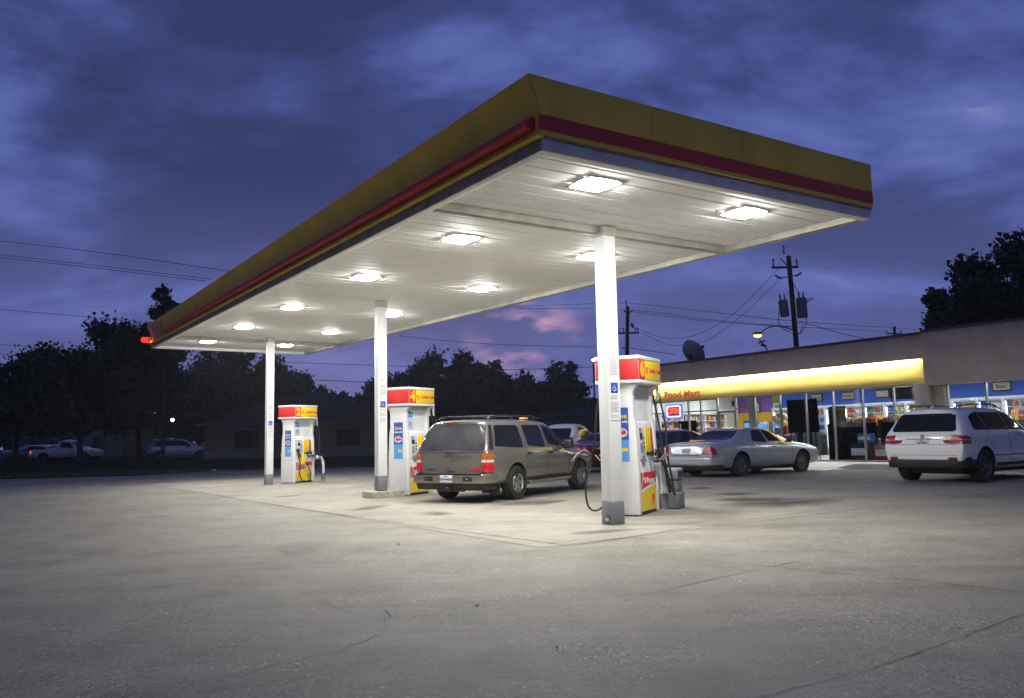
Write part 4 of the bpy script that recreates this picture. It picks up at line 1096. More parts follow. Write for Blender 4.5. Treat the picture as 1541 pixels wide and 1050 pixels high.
# ---------------------------------------------------------------- white pickup
PK = [
    ((.06, .06, .06), (.70, .84, .90, .92, .90), (.55, .60, .80, 1.04, 1.06, 1.06)),
    ((.14, .14, .14), (.78, .92, .97, .96, .93), (.50, .56, .80, 1.05, 1.07, 1.07)),
    ((1.0, 1.0, 1.0), (.82, .94, 1.0, .97, .94), (.46, .52, .80, 1.06, 1.08, 1.08)),
    ((2.0, 2.0, 2.02), (.82, .94, 1.0, .97, .93), (.44, .50, .80, 1.07, 1.09, 1.09)),
    ((2.08, 2.08, 2.24), (.82, .94, 1.0, .96, .72), (.44, .50, .80, 1.10, 1.72, 1.76)),
    ((2.6, 2.6, 2.6), (.82, .94, 1.0, .96, .74), (.44, .50, .80, 1.10, 1.77, 1.82)),
    ((3.2, 3.2, 3.0), (.82, .94, 1.0, .96, .72), (.44, .50, .80, 1.09, 1.72, 1.78)),
    ((3.72, 3.72, 3.72), (.82, .94, 1.0, .95, .74), (.44, .50, .80, 1.05, 1.14, 1.17)),
    ((4.6, 4.6, 4.6), (.80, .92, .98, .93, .72), (.44, .50, .78, .98, 1.06, 1.09)),
    ((5.0, 5.0, 4.98), (.74, .86, .90, .86, .64), (.46, .52, .74, .90, .96, .98)),
    ((5.12, 5.12, 5.10), (.66, .74, .78, .74, .56), (.50, .56, .70, .82, .86, .88))]
def dress_pickup(c, detail=True, lit=None):
    g = M_['glassd']
    w = rpoly([(2.36, 1.16), (3.42, 1.15), (3.04, 1.64), (2.42, 1.66)], .06)
    for ax in 'LR': c.P('window', [w], ax, g, .005, 8, 10)
    c.P('rear_window', [rpoly([(-.66, 1.22), (.66, 1.22), (.58, 1.62), (-.58, 1.62)], .06)], 'B', g, .008, 8, 10)
    c.P('windscreen', [rpoly([(-.74, 1.2), (.74, 1.2), (.6, 1.66), (-.6, 1.66)], .05)], 'F', g, .008, 8, 12)
    c.P('load_bed', [[(.16, -.86), (.16, .86), (1.98, .86), (1.98, -.86)]], 'T', M_['trim'], .004, 4, 4)
    for sg, sd_ in ((1, 'L'), (-1, 'R')):
        mb = MB(); c.seam(mb, [(2.2, 1.08), (2.2, .55), (3.5, .55), (3.5, 1.05)], sd_, .008); d = mb.build('door', M_['seam'], c.o)
        h, n = c.hit(2.36, .98, sd_); MB().box(h.x - .07, h.x + .07, min(h.y, h.y + sg*.03), max(h.y, h.y + sg*.03), .96, 1.0).build('handle', M_['blackp'], d, bevel=.008)
        mb = MB(); c.patch(mb, [(sg*.80, .72), (sg*.93, .72), (sg*.93, 1.0), (sg*.80, 1.0)], 'B', .012, 0, 4, 4, .03); c.patch(mb, [(.10, .76), (.22, .76), (.22, .98), (.10, .98)], sd_, .012, 0, 4, 4, .03)
        mb.build('tail_lamp', lit or M_['lred'], c.o)
        mb = MB(); c.patch(mb, [(4.86, .72), (5.0, .72), (5.0, .88), (4.86, .88)], sd_, .012, 0, 4, 4, .03); mb.build('side_marker', M_['lamb'], c.o)
        MB().box(3.15, 3.28, sg*1.1 - .1, sg*1.1 + .1, 1.12, 1.3).build('mirror', M_['blackp'], c.o, bevel=.03)
        c.P('headlamp', [rpoly([(sg*.46, .68), (sg*.72, .68), (sg*.72, .80), (sg*.46, .80)], .02)], 'F', M_['lwht'], .01, 4, 4)
    MB().prism([(-.05, -.86), (-.05, .86), (.2, .96), (.2, -.96)], .50, .64, lambda u, v, w: (u, v, w)).build('bumper', M_['chrome'], c.o, bevel=.02)
    for x in (1.15, 4.25):
        for y in (.85, -.85): c.wheel(x, y, .37, .25, .21, 'cover', M_['alloyd'])
hp = R(40)
q = P(852, 700, 33.4); f_ = Vector((math.sin(hp), math.cos(hp), 0)); lo = Vector((q.x, q.y, 0)) - f_*2.6; lo.z = G(lo.x, lo.y)
pk = Car('pickup_truck', lo, hp, 'white pickup whose cab shows beyond the brown estate car', 'pickup', PK, (1.15, 4.25), M_['wpaint'], (.40, .46), half=1.0)
dress_pickup(pk)
# far lot on the left: cars in the dusk beyond the verge
def far_pos(px, py, Y, z=None):
    p = P(px, py, Y); return Vector((p.x, p.y, G(p.x, p.y) + .05))
hf = R(88)
q = far_pos(147, 697, 66); q.x = P(52, 697, 66).x
fp = Car('pickup_truck', q, hf, 'white pickup with lit red tail lamp, far left behind the verge tree', 'pickup', PK, (1.15, 4.25), M_['wpaint'], (.40, .46), half=1.0)
dress_pickup(fp, lit=M_['lredfar'])
q = far_pos(222, 692, 64); 
fs = Car('estate_car', q, R(76), 'silver estate car parked far off before the house with the hipped roof', 'car', SUV, (.99, 3.92), M_['silver'], (.385, .445), half=.965)
dress_suv(fs, M_['alloyd'], False)
for px, Y, hd_, m, lab in ((26, 78, 60, M_['silver'], 'pale saloon far left, its nose toward the verge tree'), (4, 70, 75, M_['bpaint'], 'blue grey saloon at the far left picture edge'), (36, 71, 62, M_['silver'], 'silver saloon just behind the tail of the far white pickup')):
    q = far_pos(px, 693, Y)
    c = Car('saloon_car', q, R(hd_), lab, 'car', SED, (1.38, 4.29), m, (.345, .40), half=.99)
    dress_saloon(c, M_['alloyd'], 2)
# ================================================================ shop
sx_ = Vector((.5728, -.8197, .0075)).normalized(); sy_ = Vector((.8197, .5728, 0)); sz_ = sx_.cross(sy_)
SM = Matrix((sx_, sy_, sz_)).transposed().to_4x4(); SM.translation = Vector((10.93, 29, 0))
M_['stucco'] = mat('tan_stucco', (.50, .41, .33), .9, noise=.18, nscale=1.5, bump=.25, bscale=30)
M_['stuccol'] = mat('pale_stucco', (.55, .46, .36), .85, noise=.15, nscale=2, bump=.2, bscale=30)
M_['cap'] = mat('parapet_cap', (.10, .075, .055), .7, noise=.3, nscale=2)
M_['awn'] = mat('awning_yellow', (.85, .66, .19), .5, noise=.06, nscale=.8, spec=.2)
M_['alu'] = mat('window_aluminium', (.28, .28, .28), .4, metal=.6)
M_['glass'] = glass('shop_glass')
M_['ceil'] = mat('ceiling_tile', (.75, .75, .72), .8)
M_['wblue'] = mat('wall_blue', (.045, .14, .62), .7); M_['wpur'] = mat('wall_purple', (.22, .09, .40), .7)
M_['wyel'] = mat('wall_yellow', (.72, .42, .02), .7); M_['wgrn'] = mat('wall_green', (.38, .42, .02), .7)
M_['floor'] = mat('floor_tile', (.35, .34, .32), .4)
M_['troffer'] = glow('shop_lamp', (.95, .97, 1), 36)
M_['tubew'] = glow('awning_tube', (1, .95, .80), 120)
M_['coolb'] = mat('cooler_inside', (.5, .52, .56), .5, emit=(.85, .92, 1), es=.22)
M_['coolf'] = mat('cooler_frame', (.42, .44, .47), .4, metal=.3)
M_['dark'] = mat('dark_cloth', (.008, .008, .008), .95, spec=.02); M_['rackd'] = mat('dark_rack', (.025, .027, .032), .8, spec=.1)
M_['frame'] = mat('picture_frame', (.05, .035, .02), .5); M_['cream'] = mat('sign_cream', (.55, .52, .40), .6)
shop = empty('convenience_store', None, M=SM, label='low tan shop with a glowing yellow band over full height windows', cat='shop')
def sb(n, x0, x1, y0, y1, z0, z1, m, p=shop, bv=0.): return MB().box(x0, x1, y0, y1, z0, z1).build(n, m, p, bevel=bv)
XL, XR = -10.6, 16.0
def facade_x(px, d=8.0):   # x along the facade at depth d behind photo column px
    r = ray(px, 620); o = Vector((10.93, 29, 0)) + sy_*d; n = sy_
    t = o.dot(n)/(r.x*n.x + r.y*n.y); q = Vector((r.x*t, t, 0)) - Vector((10.93, 29, 0)); return q.dot(Vector((.5728, -.8197, 0)))
PW, PG = facade_x(1164), facade_x(1177)
sb('floor', XL, XR, .2, 8.6, .10, .235, M_['floor'])
sb('wall', XL - .2, XL, .0, 12, .0, 4.2, M_['stucco']); sb('wall', XR, XR + .2, .0, 12, 0, 4.2, M_['stucco'])
sb('wall', XL + .001, XL + .03, .2, 8.0, 2.30, 3.2, M_['white']); sb('wall', XL + .001, XL + .03, .2, 8.0, .236, 2.297, M_['white'])
# back wall painted in bands
sb('wall', XL, PW, 8.0, 8.2, 2.30, 3.2, M_['wpur']); sb('wall', PW + .005, PG, 8.0, 8.2, .235, 3.2, M_['wgrn']); sb('wall', XL, PW, 8.0, 8.2, .235, 2.297, M_['wyel'])
sb('wall', PG + .005, XR, 8.0, 8.2, .235, 3.2, M_['wblue']); sb('wall', XL, XR, 8.21, 12, .0, 4.1, M_['stucco'])
sb('ceiling', XL, XR, .16, 8.2, 3.205, 3.3, M_['ceil']); sb('roof', XL - .2, XR + .2, .05, 12, 4.0, 4.12, M_['cap'])
# parapet with dark cap, yellow band lit from a tube behind its lower lip
mb = MB(); x = XL
while x < 3.98:
    x1 = min(x + 2.44, 3.98); mb.box(x + .003, x1 - .003, -.30, -.24, 3.47, 4.22); x = x1
mb.build('parapet', M_['stucco'], shop, bevel=.004)
sb('parapet_back', XL, 3.98, -.05, .05, 3.60, 4.2, M_['stucco'])
sb('parapet_soffit', XL, 3.98, -.238, -.052, 3.62, 3.66, M_['white'])
sb('parapet_cap', XL - .1, 3.99, -.34, .12, 4.221, 4.31, M_['cap'], bv=.008)
prof = [(.02, 2.70), (-.085, 2.70), (-.095, 2.72), (-.09, 2.95), (-.08, 3.2), (-.065, 3.42), (-.052, 3.60), (.02, 3.60)]
mb = MB(); x = XL
while x < 3.98:
    x1 = min(x + 3.05, 3.98); mb.prism(prof, x + .002, x1 - .002, lambda u, v, w: (w, u, v)); x = x1
aw = mb.build('lit_band', M_['awn'], shop, smooth=30)
mb = MB(); x = XL + .3
while x < 3.5:
    mb.tube([(x, -.205, 3.515), (min(x + 2.4, 3.55), -.205, 3.515)], .020, 8); x += 2.44
mb.build('light_tube', M_['tubew'], shop)
M = frame((-6.62, -.098, 2.955), (1, 0, 0), (0, .02, 1))
text('lettering', 'Food Mart', .42, mat('letter_orange', (.62, .10, .03), .5), aw, M, .006, bold=.006, sx=1.12)
# the taller bay on the right stands forward
sb('bay_fascia', 4.0, XR, -.62, -.50, 2.60, 4.24, M_['stucco'], bv=.008); sb('bay_return', 3.985, 4.0, -.615, .1, 2.75, 4.22, M_['stuccol'])
sb('bay_return', 3.985, 4.10, -.498, .1, 2.60, 4.21, M_['stuccol'])
sb('parapet_cap', 3.992, XR + .1, -.66, .12, 4.241, 4.32, M_['cap'], bv=.008)
sb('bay_soffit', 4.1, XR, -.498, .05, 2.62, 2.66, M_['white']); sb('pier', 3.47, 3.98, -.34, .20, .235, 2.69, M_['stuccol'], bv=.01); sb('pier', 3.981, 4.30, -.10, .25, .235, 2.61, M_['stucco'], bv=.01)
sb('lintel', XL, 3.47, .022, .14, 2.70, 3.6, M_['white']); sb('lintel', 4.3, XR, .06, .14, 2.66, 3.2, M_['white'])
# knee wall and glazing
sb('knee_wall', -8.35, -6.02, .06, .16, .235, 1.08, M_['stuccol'])
ms = [-10.5, -9.5, -8.35, -6.45, -5.78, -4.9, -3.98, -3.05, -1.9, -.79, .315, 1.43, 2.55]
rt = [4.30, 5.46, 6.62, 7.78, 8.94, 10.1, 11.26, 12.4, 13.6, 14.8]
mb = MB()
for x in ms: sb('mullion', x - .028, x + .028, .055, .15, .236, 2.699, M_['alu'], bv=.004)
for x in rt: sb('mullion', x - .028, x + .028, .055, .15, .236, 2.655, M_['alu'], bv=.004)
sb('mullion', -3.34, -3.08, .04, .16, .236, 2.698, M_['alu'])
for lst, top in ((ms + [3.47], 2.655), (rt, 2.61)):
    for a, b in zip(lst, lst[1:]):
        z0 = 1.081 if -8.3 < a + .01 < -6.0 and b < -6 else .29
        if abs(a + 4.9) < .01: continue
        g = MB().box(a + .029, b - .029, .098, .104, z0, top).build('window', M_['glass'], shop, smooth=0)
        for z in [z0 - .054 if z0 < 1 else None, top + .001, 2.2 if b < -2.9 else None]:
            if z: MB().box(a + .029, b - .029, .06, .145, z, z + .043).build('window_rail', M_['alu'], g)
d = MB(); d.prism([(-4.87, .25), (-4.01, .25), (-4.01, 2.18), (-4.87, 2.18), (-4.87, .42), (-4.79, .42), (-4.79, 2.1), (-4.08, 2.1), (-4.08, .4199), (-4.87, .4199)], .08, .13, lambda u, v, w: (u, w, v))
d = d.build('door', M_['alu'], shop, bevel=.004)
MB().box(-4.79, -4.08, .10, .106, .42, 2.1).build('pane', M_['glass'], d, smooth=0)
MB().tube([(-4.16, .06, 1.0), (-4.16, .03, 1.05), (-4.16, .03, 1.4), (-4.16, .06, 1.45)], .014, 8).build('handle', M_['steel'], d)
MB().box(-4.87, -4.01, .098, .104, 2.25, 2.655).build('window', M_['glass'], shop, smooth=0)
# pavement along the front with a flared ramp
def walk():
    mb = MB()
    def seg(x0, x1, z0=.215, z1=.215, out=-1.55):
        mb.add([(x0, .05, .22), (x1, .05, .22), (x1, out, z1), (x0, out, z0), (x0, out, -.1), (x1, out, -.1)], [(0, 3, 2, 1), (3, 4, 5, 2)])
    seg(XL, -.55); seg(-.55, .10, .215, .085); seg(.10, 1.35, .085, .085); seg(1.35, 2.0, .085, .215); seg(2.0, XR)
    o = mb.build('sidewalk', M_['walk'], None, smooth=0); o.matrix_world = SM; o['kind'] = 'structure'
    # curb ramp apron in front of the gap
    mb = MB(); mb.add([(.10, -1.551, .083), (1.35, -1.551, .083), (1.9, -3.2, .035), (-.45, -3.2, .035)], [(0, 3, 2, 1)])
    mb.add([(.10, -1.551, .083), (-.45, -3.2, .035), (-.75, -3.0, .0), (-.6, -1.551, .05)], [(0, 3, 2, 1)])
    mb.add([(1.35, -1.551, .083), (2.05, -1.551, .05), (2.2, -3.0, .0), (1.9, -3.2, .035)], [(0, 3, 2, 1)])
    o = mb.build('curb_ramp', M_['walk'], None, smooth=0); o.matrix_world = SM; o['kind'] = 'structure'
walk()

def inside(name, x, y, z, label, cat, group=None):
    return empty(name, None, M=SM @ Matrix.Translation((x, y, z)), label=label, cat=cat, group=group)
# ceiling lamps
words = ['at the till end', 'over the drinks machines', 'behind the dark display', 'over the snack racks', 'in front of the water sign', 'behind the pier', 'over the beer doors', 'at the far right end']
for i, x in enumerate((-9, -6.4, -3.8, -1.2, 1.4, 4.0, 6.6, 9.2)):
    for y, wy in ((2.0, 'front'), (5.2, 'back')):
        o = inside('ceiling_lamp', x, y, 3.2, 'flat fluorescent ceiling lamp in the shop, %s row, %s' % (wy, words[i]), 'lamp', 'fluorescent lamps in the shop')
        MB().box(-.62, .62, -.31, .31, -.02, 0).build('lamp_frame', M_['white'], o); MB().box(-.58, .58, -.27, .27, -.028, -.021).build('diffuser', M_['troffer'], o, smooth=0)
# drink coolers along the back wall
rnd = random.Random(11)
cols = [mat('drink_%d' % i, c, .25) for i, c in enumerate(((.35, .03, .03), (.5, .22, .02), (.02, .10, .38), (.45, .46, .5), (.05, .22, .05), (.10, .045, .03), (.5, .42, .05), (.03, .03, .04)))]
cw = .95
names = ['energy drink', 'water', 'soda', 'beer']
n_c = 0
for i in range(15):
    x = PG + .05 + cw*i
    o = inside('drinks_cooler', x, 7.2, .235, 'glass door drinks cooler, number %d along the blue wall from its left end' % (i + 1), 'cooler', 'drinks coolers along the back wall')
    f = MB(); f.box(0, .05, 0, .7, 0, 2.2); f.box(cw - .055, cw - .005, 0, .7, 0, 2.2); f.box(.051, cw - .056, 0, .7, 2.06, 2.2); f.box(.051, cw - .056, 0, .7, 0, .15)
    f.build('cooler_frame', M_['coolf'], o, bevel=.004)
    MB().box(.051, cw - .056, .62, .68, .151, 2.06).build('cooler_back', M_['coolb'], o, smooth=0)
    MB().box(.06, .085, .04, .07, .3, 2.0).build('light_strip', glow('cooler_strip', (.9, .95, 1), 7) if i == 0 else bpy.data.materials['cooler_strip'], o, smooth=0)
    sh = MB(); bt = MB()
    c0 = rnd.randrange(8)
    for z in (.45, .8, 1.14, 1.48, 1.80):
        sh.box(.055, cw - .06, .12, .6, z - .02, z)
        nb = 9; k = rnd.randrange(8); k2 = rnd.randrange(8)
        for j in range(nb):
            mm = k if j < nb//2 else k2
            if rnd.random() < .12: continue
            bx = .12 + (cw - .24)*j/(nb - 1); hh = rnd.uniform(.20, .27); Mx = Matrix.Translation((bx, .2, z))
            bt.lathe([(0, 0), (.044, 0), (.045, hh*.65), (.015, hh*.82), (.015, hh), (0, hh)], 8, mm, Mx)
    sh.build('cooler_shelf', M_['coolf'], o); b = bt.build('drink_bottles', cols, o); b['kind'] = 'stuff'
# signs on the blue band, pictures on the purple one
def wall_sign(x, body, lab, z=2.84, w=.66, h=.36):
    o = inside('wall_sign', x, 7.995, z, lab, 'sign', 'framed signs over the coolers')
    MB().box(-w/2, w/2, -.05, -.001, -h/2, h/2).build('frame', M_['frame'], o, bevel=.006); s = MB().box(-w/2 + .05, w/2 - .05, -.056, -.0505, -h/2 + .05, h/2 - .05).build('sign_face', M_['cream'], o)
    if body: text('lettering', body, .21, M_['blackp'], s, frame((0, -.058, -.01), (1, 0, 0), (.25, 0, 1)), .002, bold=.004)
wall_sign(facade_x(1231), 'Energy', 'framed sign reading Energy on the blue wall'); wall_sign(facade_x(1279), 'Water', 'framed sign reading Water on the blue wall'); wall_sign(facade_x(1331), 'Juice' if 0 else '', 'framed sign half hidden by the black screen')
wall_sign(facade_x(1384), 'Soda', 'framed sign beside the pier, only its first letters showing'); wall_sign(facade_x(1512), 'Beer', 'framed sign reading Beer above the right hand coolers', w=.70, h=.38)
for px, lab in ((1108, 'framed picture on the purple wall beside the door'), (1139, 'framed picture on the purple wall right of the door'), (1171, 'framed picture on the narrow green wall strip')):
    o = inside('wall_picture', facade_x(px), 7.99, 2.55, lab, 'picture')
    MB().box(-.26, .26, -.05, -.001, -.24, .24).build('frame', M_['frame'], o, bevel=.006); p = MB().box(-.21, .21, -.056, -.0505, -.19, .19).build('picture', M_['paper'], o)
    MB().box(-.12, .12, -.060, -.057, -.12, .06).build('picture_print', M_['pgreen'], p)
# drinks counter with machines under the yellow wall
o = inside('counter', -9.5, 6.6, .235, 'counter of drink machines under the yellow back wall', 'counter')
MB().box(0, 4.6, 0, 1.3, 0, .9).build('cabinet', M_['rackd'], o, bevel=.01); MB().box(-.02, 4.62, -.04, 1.3, .901, .95).build('worktop', M_['alu'], o, bevel=.006)
for i, (x, w, h, m) in enumerate(((-9.2, .5, .7, M_['blackp']), (-8.4, .7, .62, M_['alu']), (-7.4, .5, .55, M_['blackp']), (-6.7, .55, .7, cols[0]), (-5.9, .6, .6, M_['blackp']))):
    t = inside('drink_machine', x, 6.8, 1.186, ['black', 'steel', 'small black', 'red', 'low black'][i] + ' drink machine on the back counter', 'drink machine', 'drink machines on the counter')
    MB().box(0, w, 0, .5, 0, h).build('machine_body', m, t, bevel=.02); MB().box(.06, w - .06, -.01, -.001, h*.55, h*.85).build('display', M_['pblue'], t); MB().box(.05, w - .05, -.1, -.001, 0, .04).build('drip_tray', M_['blackp'], t)
# shelves of small goods along the left end wall, behind the till
o = inside('goods_shelf', XL + .04, 2.2, .235, 'white wall shelves of small goods behind the OPEN sign', 'shelves')
mb = MB(); mb.box(0, .03, 0, 4.6, .1, 2.05)
for z in (.3, .65, 1.0, 1.35, 1.7, 2.02): mb.box(.031, .36, 0, 4.6, z, z + .02)
for y in (0, 1.5, 3.05, 4.57): mb.box(.031, .37, y, y + .03, .1, 2.05)
mb.build('shelf', M_['white'], o); mb = MB(); rr = random.Random(5)
for z in (.32, .67, 1.02, 1.37, 1.72):
    y = .06
    while y < 4.45:
        w = rr.uniform(.05, .13)
        if rr.random() < .85: mb.box(.10, .24, y, y + w*.9, z + .001, z + rr.uniform(.12, .27), rr.choice((3, 3, 0, 1, 2, 6, 5, 7)))
        y += w
b = mb.build('small_goods', cols, o, bevel=.006, seg=1); b['kind'] = 'stuff'
# snack racks
for i, (x0, x1, y, h, lab) in enumerate(((-.6, 1.3, 1.0, 1.30, 'dark snack rack backing onto the window left of the ramp'), (1.45, 3.3, 1.0, 1.30, 'dark snack rack backing onto the window beside the pier'), (-1.5, 3.6, 3.0, 1.42, 'long snack rack in the middle of the shop'), (4.6, 9.5, 2.6, 1.25, 'long snack rack in the right hand bay'))):
    o = inside('snack_rack', x0, y, .235, lab, 'rack', 'snack racks in the shop'); L = x1 - x0
    MB().box(0, L, 0, .04, .0, h).build('rack_back', M_['dark'] if i != 3 else M_['rackd'], o); sh = MB()
    for z in (.15, .5, .85, h - .12): sh.box(0, L, .041, .42, z, z + .025)
    sh.build('shelf', M_['rackd'], o); MB().box(0, L, -.02, .44, 0, .1).build('plinth', M_['rackd'], o)
    sn = MB(); rr = random.Random(20 + i)
    zs = (.175, .525, .875, h - .095)
    for z in zs:
        x = .04
        while x < L - .12:
            w = rr.uniform(.10, .17); hh = rr.uniform(.18, .27)
            sn.box(x, x + w*.92, .12, .30, z, z + hh, rr.choice((0, 1, 4, 6, 6, 1, 2, 4)), Matrix.Rotation(rr.uniform(-.05, .05), 4, 'Z')); x += w
    b = sn.build('snack_packets', cols, o, bevel=.012, seg=1); b['kind'] = 'stuff'
# front window dressing: dark scalloped board, tall rack, clothes rail, cartons
o = inside('display_board', -1.95, .55, 1.25, 'tall black display board with a scalloped top edge in the window', 'display board')
pts = [(0, 0), (1.28, 0)] + [(1.28 - .08*(k + .5) + .04*math.cos(R(a)), 1.18 + .04*math.sin(R(a))) for k in range(16) for a in (0, 45, 90, 135, 180)]
MB().prism(pts, 0, .06, lambda u, v, w: (u, w, v)).build('board', M_['dark'], o); mb = MB()
for x in (.1, 1.15): mb.tube([(x, .03, .001), (x, .03, -1.11)], .02, 8)
mb.build('leg', M_['blackp'], o)
o = inside('clothes_rail', -1.8, .75, .235, 'rail of dark clothes behind the silver saloon', 'clothes rail')
mb = MB(); mb.tube([(0, 0, 0), (0, 0, 1.1), (1.0, 0, 1.1), (1.0, 0, 0)], .02, 8); mb.build('rail', M_['alu'], o)
for k in range(7):
    x = .1 + .13*k; MB().prism([(-.2, 0), (-.22, -.65), (.22, -.65), (.2, 0), (.05, .08), (-.05, .08)], x, x + .05, lambda u, v, w: (w, u, 1.0 + v)).build('coat', M_['rackd'] if k % 3 else M_['alu'], o, bevel=.01)
o = inside('tall_rack', -.30, .7, .235, 'tall narrow dark rack standing in the window', 'rack')
MB().box(0, .42, 0, .4, 0, 1.92).build('rack_body', M_['dark'], o, bevel=.01); MB().box(.03, .39, -.02, -.001, 1.74, 1.88).build('rack_sign', M_['rackd'], o)
o = inside('hanging_screen', 1.66, 1.4, 2.3, 'black flat screen hanging under the shop ceiling', 'screen')
MB().box(0, .78, 0, .06, 0, .42).build('screen', M_['blackp'], o, bevel=.008); mb = MB(); mb.tube([(.39, .03, .42), (.39, .03, .9)], .015, 6); mb.build('bracket', M_['alu'], o)
for i, (x, z, w, h, m, lab) in enumerate(((1.5, .236, .7, .55, cols[0], 'red carton stack low in the window beside the pier'), (.6, .236, .6, .62, M_['rackd'], 'dark carton low in the window by the ramp'), (2.1, .236, .55, .75, cols[4], 'green carton low in the window beside the pier'), (.9, .86, .5, .3, cols[2], 'blue carton on the dark carton in the window'))):
    o = MB().box(0, w, 0, .3, 0, h).box(.04, w - .04, -.004, 0, h*.3, h*.7, 1).build('carton', [m, M_['paper']], None, bevel=.012); o.matrix_world = SM @ Matrix.Translation((x, .45, z)); tag(o, lab, 'carton', 'cartons in the window')
o = inside('balloon_bunch', -2.62, 1.0, 1.75, 'cluster of pale balloons behind the glass right of the door', 'balloons')
for k in range(7):
    a = k*.9; MB().ball((.16*math.cos(a)*(k > 0), .10*math.sin(a*1.7), .16*math.sin(a)*(k > 0)), .13, 0, 12, 8).build('balloon', mat('balloon_%d' % k, ((.6, .6, .62), (.55, .57, .6), (.6, .05, .05), (.62, .6, .5), (.5, .52, .56), (.6, .6, .6), (.65, .45, .05))[k], .15), o)
mb = MB(); mb.tube([(0, 0, -.12), (0, 0, -1.5)], .008, 5); mb.build('string', M_['blackp'], o)
# items on the sill behind the left window
for i, (x, h, lab) in enumerate(((-7.35, .62, 'white bottle shaped display on the window counter'), (-6.1, .55, 'white stand on the counter left of the door'))):
    o = inside('counter_display', x, .5, 1.12, lab, 'display'); MB().lathe([(0, 0), (.10, 0), (.10, .04), (.05, .08), (.05, h*.6), (.025, h*.75), (.025, h), (0, h)], 12).build('display_stem', M_['white'], o); MB().box(-.12, .12, -.01, .01, h*.3, h*.55).build('card', M_['paper'], o)
o = inside('window_counter', -8.3, .3, .235, 'dark counter behind the low tan wall', 'counter'); MB().box(0, 2.3, 0, .5, 0, .86).build('cabinet', M_['dark'], o); MB().box(-.02, 2.32, -.03, .52, .861, .90).build('worktop', M_['rackd'], o)
o = inside('dark_monitor', -7.2, .75, 1.15, 'dark till monitor behind the OPEN sign', 'monitor'); MB().box(-.5, .5, 0, .05, .12, .72).build('screen', M_['dark'], o, bevel=.01); MB().box(-.06, .06, .0, .1, 0, .13).build('stand', M_['blackp'], o)
o = inside('exit_sign', -4.45, .6, 2.48, 'small dark red sign above the shop door', 'sign'); MB().box(-.16, .16, 0, .05, -.12, .1).build('sign_face', mat('dark_red_sign', (.10, .015, .01), .5), o, bevel=.006); MB().box(-.01, .01, .02, .03, .101, .7).build('hanger', M_['alu'], o)
# OPEN sign: red letters in a blue and white border
o = inside('open_sign', -7.28, .07, 2.27, 'lit OPEN sign with red letters in a blue and white border', 'sign')
mb = MB(); mb.prism(rpoly([(-.47, -.30), (.47, -.30), (.47, .30), (-.47, .30)], .08), 0, .03, lambda u, v, w: (u, w, v)); mb.build('backing', M_['pdblue'], o)
def ring(w, h, r, m, y, name):
    pts = [Vector((x, y, z)) for x, z in rpoly([(-w, -h), (w, -h), (w, h), (-w, h)], .07)]; MB().tube(pts + [pts[0]], r, 6).build(name, m, o)
ring(.44, .27, .026, glow('neon_blue', (.10, .12, 1), 2.4), -.012, 'blue_tube'); ring(.375, .215, .03, glow('neon_white', (.9, .92, 1), 1.6), -.012, 'white_tube')
text('lettering', 'OPEN', .34, glow('neon_red', (1, .07, .03), 2.6), o, frame((0, -.014, 0), (1, 0, 0), (0, 0, 1)), .006, bold=.008, sx=.82)
# roof: dish aerial, small mast
dq = P(1040, 536, 37.5)
o = empty('satellite_dish', (dq.x, dq.y, 4.15), R(214), 'grey satellite dish on the shop roof', 'satellite dish')
Md = Matrix.Translation((0, 0, .72)) @ Matrix.Rotation(R(-62), 4, 'Y') @ Matrix.Scale(1.0, 4, Vector((0, 1, 0)))
mb = MB(); pr = [(.62*t, .20*t*t) for t in [k/8 for k in range(9)]]; mb.lathe(pr + [(.63, .20)] + [(r, h - .02) for r, h in pr[::-1]], 32, 0, Md)
mb.build('reflector', mat('dish_grey', (.30, .30, .30), .6, noise=.2), o)
mb = MB(); mb.tube([(0, 0, -.05), (0, 0, .55)], .04, 10); mb.tube([(0, 0, .5), (.05, 0, .7)], .05, 8); mb.build('mast', M_['trim'], o)
mb = MB(); e = Md @ Vector((0, 0, .75)); mb.tube([Md @ Vector((-.55, 0, .16)), e], .02, 6); mb.build('feed_arm', M_['trim'], o)
mb = MB(); mb.box(e.x - .06, e.x + .06, e.y - .16, e.y + .16, e.z - .06, e.z + .06); mb.build('receiver', M_['trim'], o, bevel=.01)
mq = P(1160, 520, 32); o = empty('roof_mast', (mq.x, mq.y, 4.12), 0, 'small bent service mast on the shop roof under the street lamp', 'mast')
mb = MB(); mb.tube([(0, 0, 0), (-.25, 0, .55), (-.45, 0, .75)], .025, 6); mb.build('pole', M_['trim'], o); mb = MB(); mb.tube([(-.5, -.05, .60), (-.2, .05, .72)], .03, 6); mb.tube([(-.38, 0, .55), (-.2, 0, .50)], .05, 8); mb.build('insulator', M_['trim'], o)
# ================================================================ poles, cables, houses, trees
M_['tank'] = mat('transformer_grey', (.16, .17, .19), .5, noise=.15)
M_['sodium'] = glow('sodium_lamp', (1, .40, .12), 3.2)
def pole(px_top, py_top, px_b, Y, label, arms=(), r=(.13, .17)):
    a = P(px_top, py_top, Y); b = P(px_b, 560, Y)
    o = empty('utility_pole', (b.x + (b.x - a.x)*(b.z)/(a.z - b.z), Y, G(b.x, Y)), 0, label, 'utility pole')
    base = o.location.copy(); top = a - base
    MB().tube([(0, 0, -.3), top], [r[1], r[0]], 12).build('pole', M_['wood'], o)
    return o, top, base
def insul(o, p, h=.28): MB().tube([p, p + Vector((0, 0, h)), p + Vector((0, 0, h + .02)), p + Vector((0, 0, h + .12))], [.05, .04, .075, .05], 8).build('insulator', M_['tank'], o)
o, t, b1 = pole(1186.5, 385, 1202, 46, 'leaning wooden utility pole with two transformers behind the shop roof')
def at1(f): return t*f
z = t.z
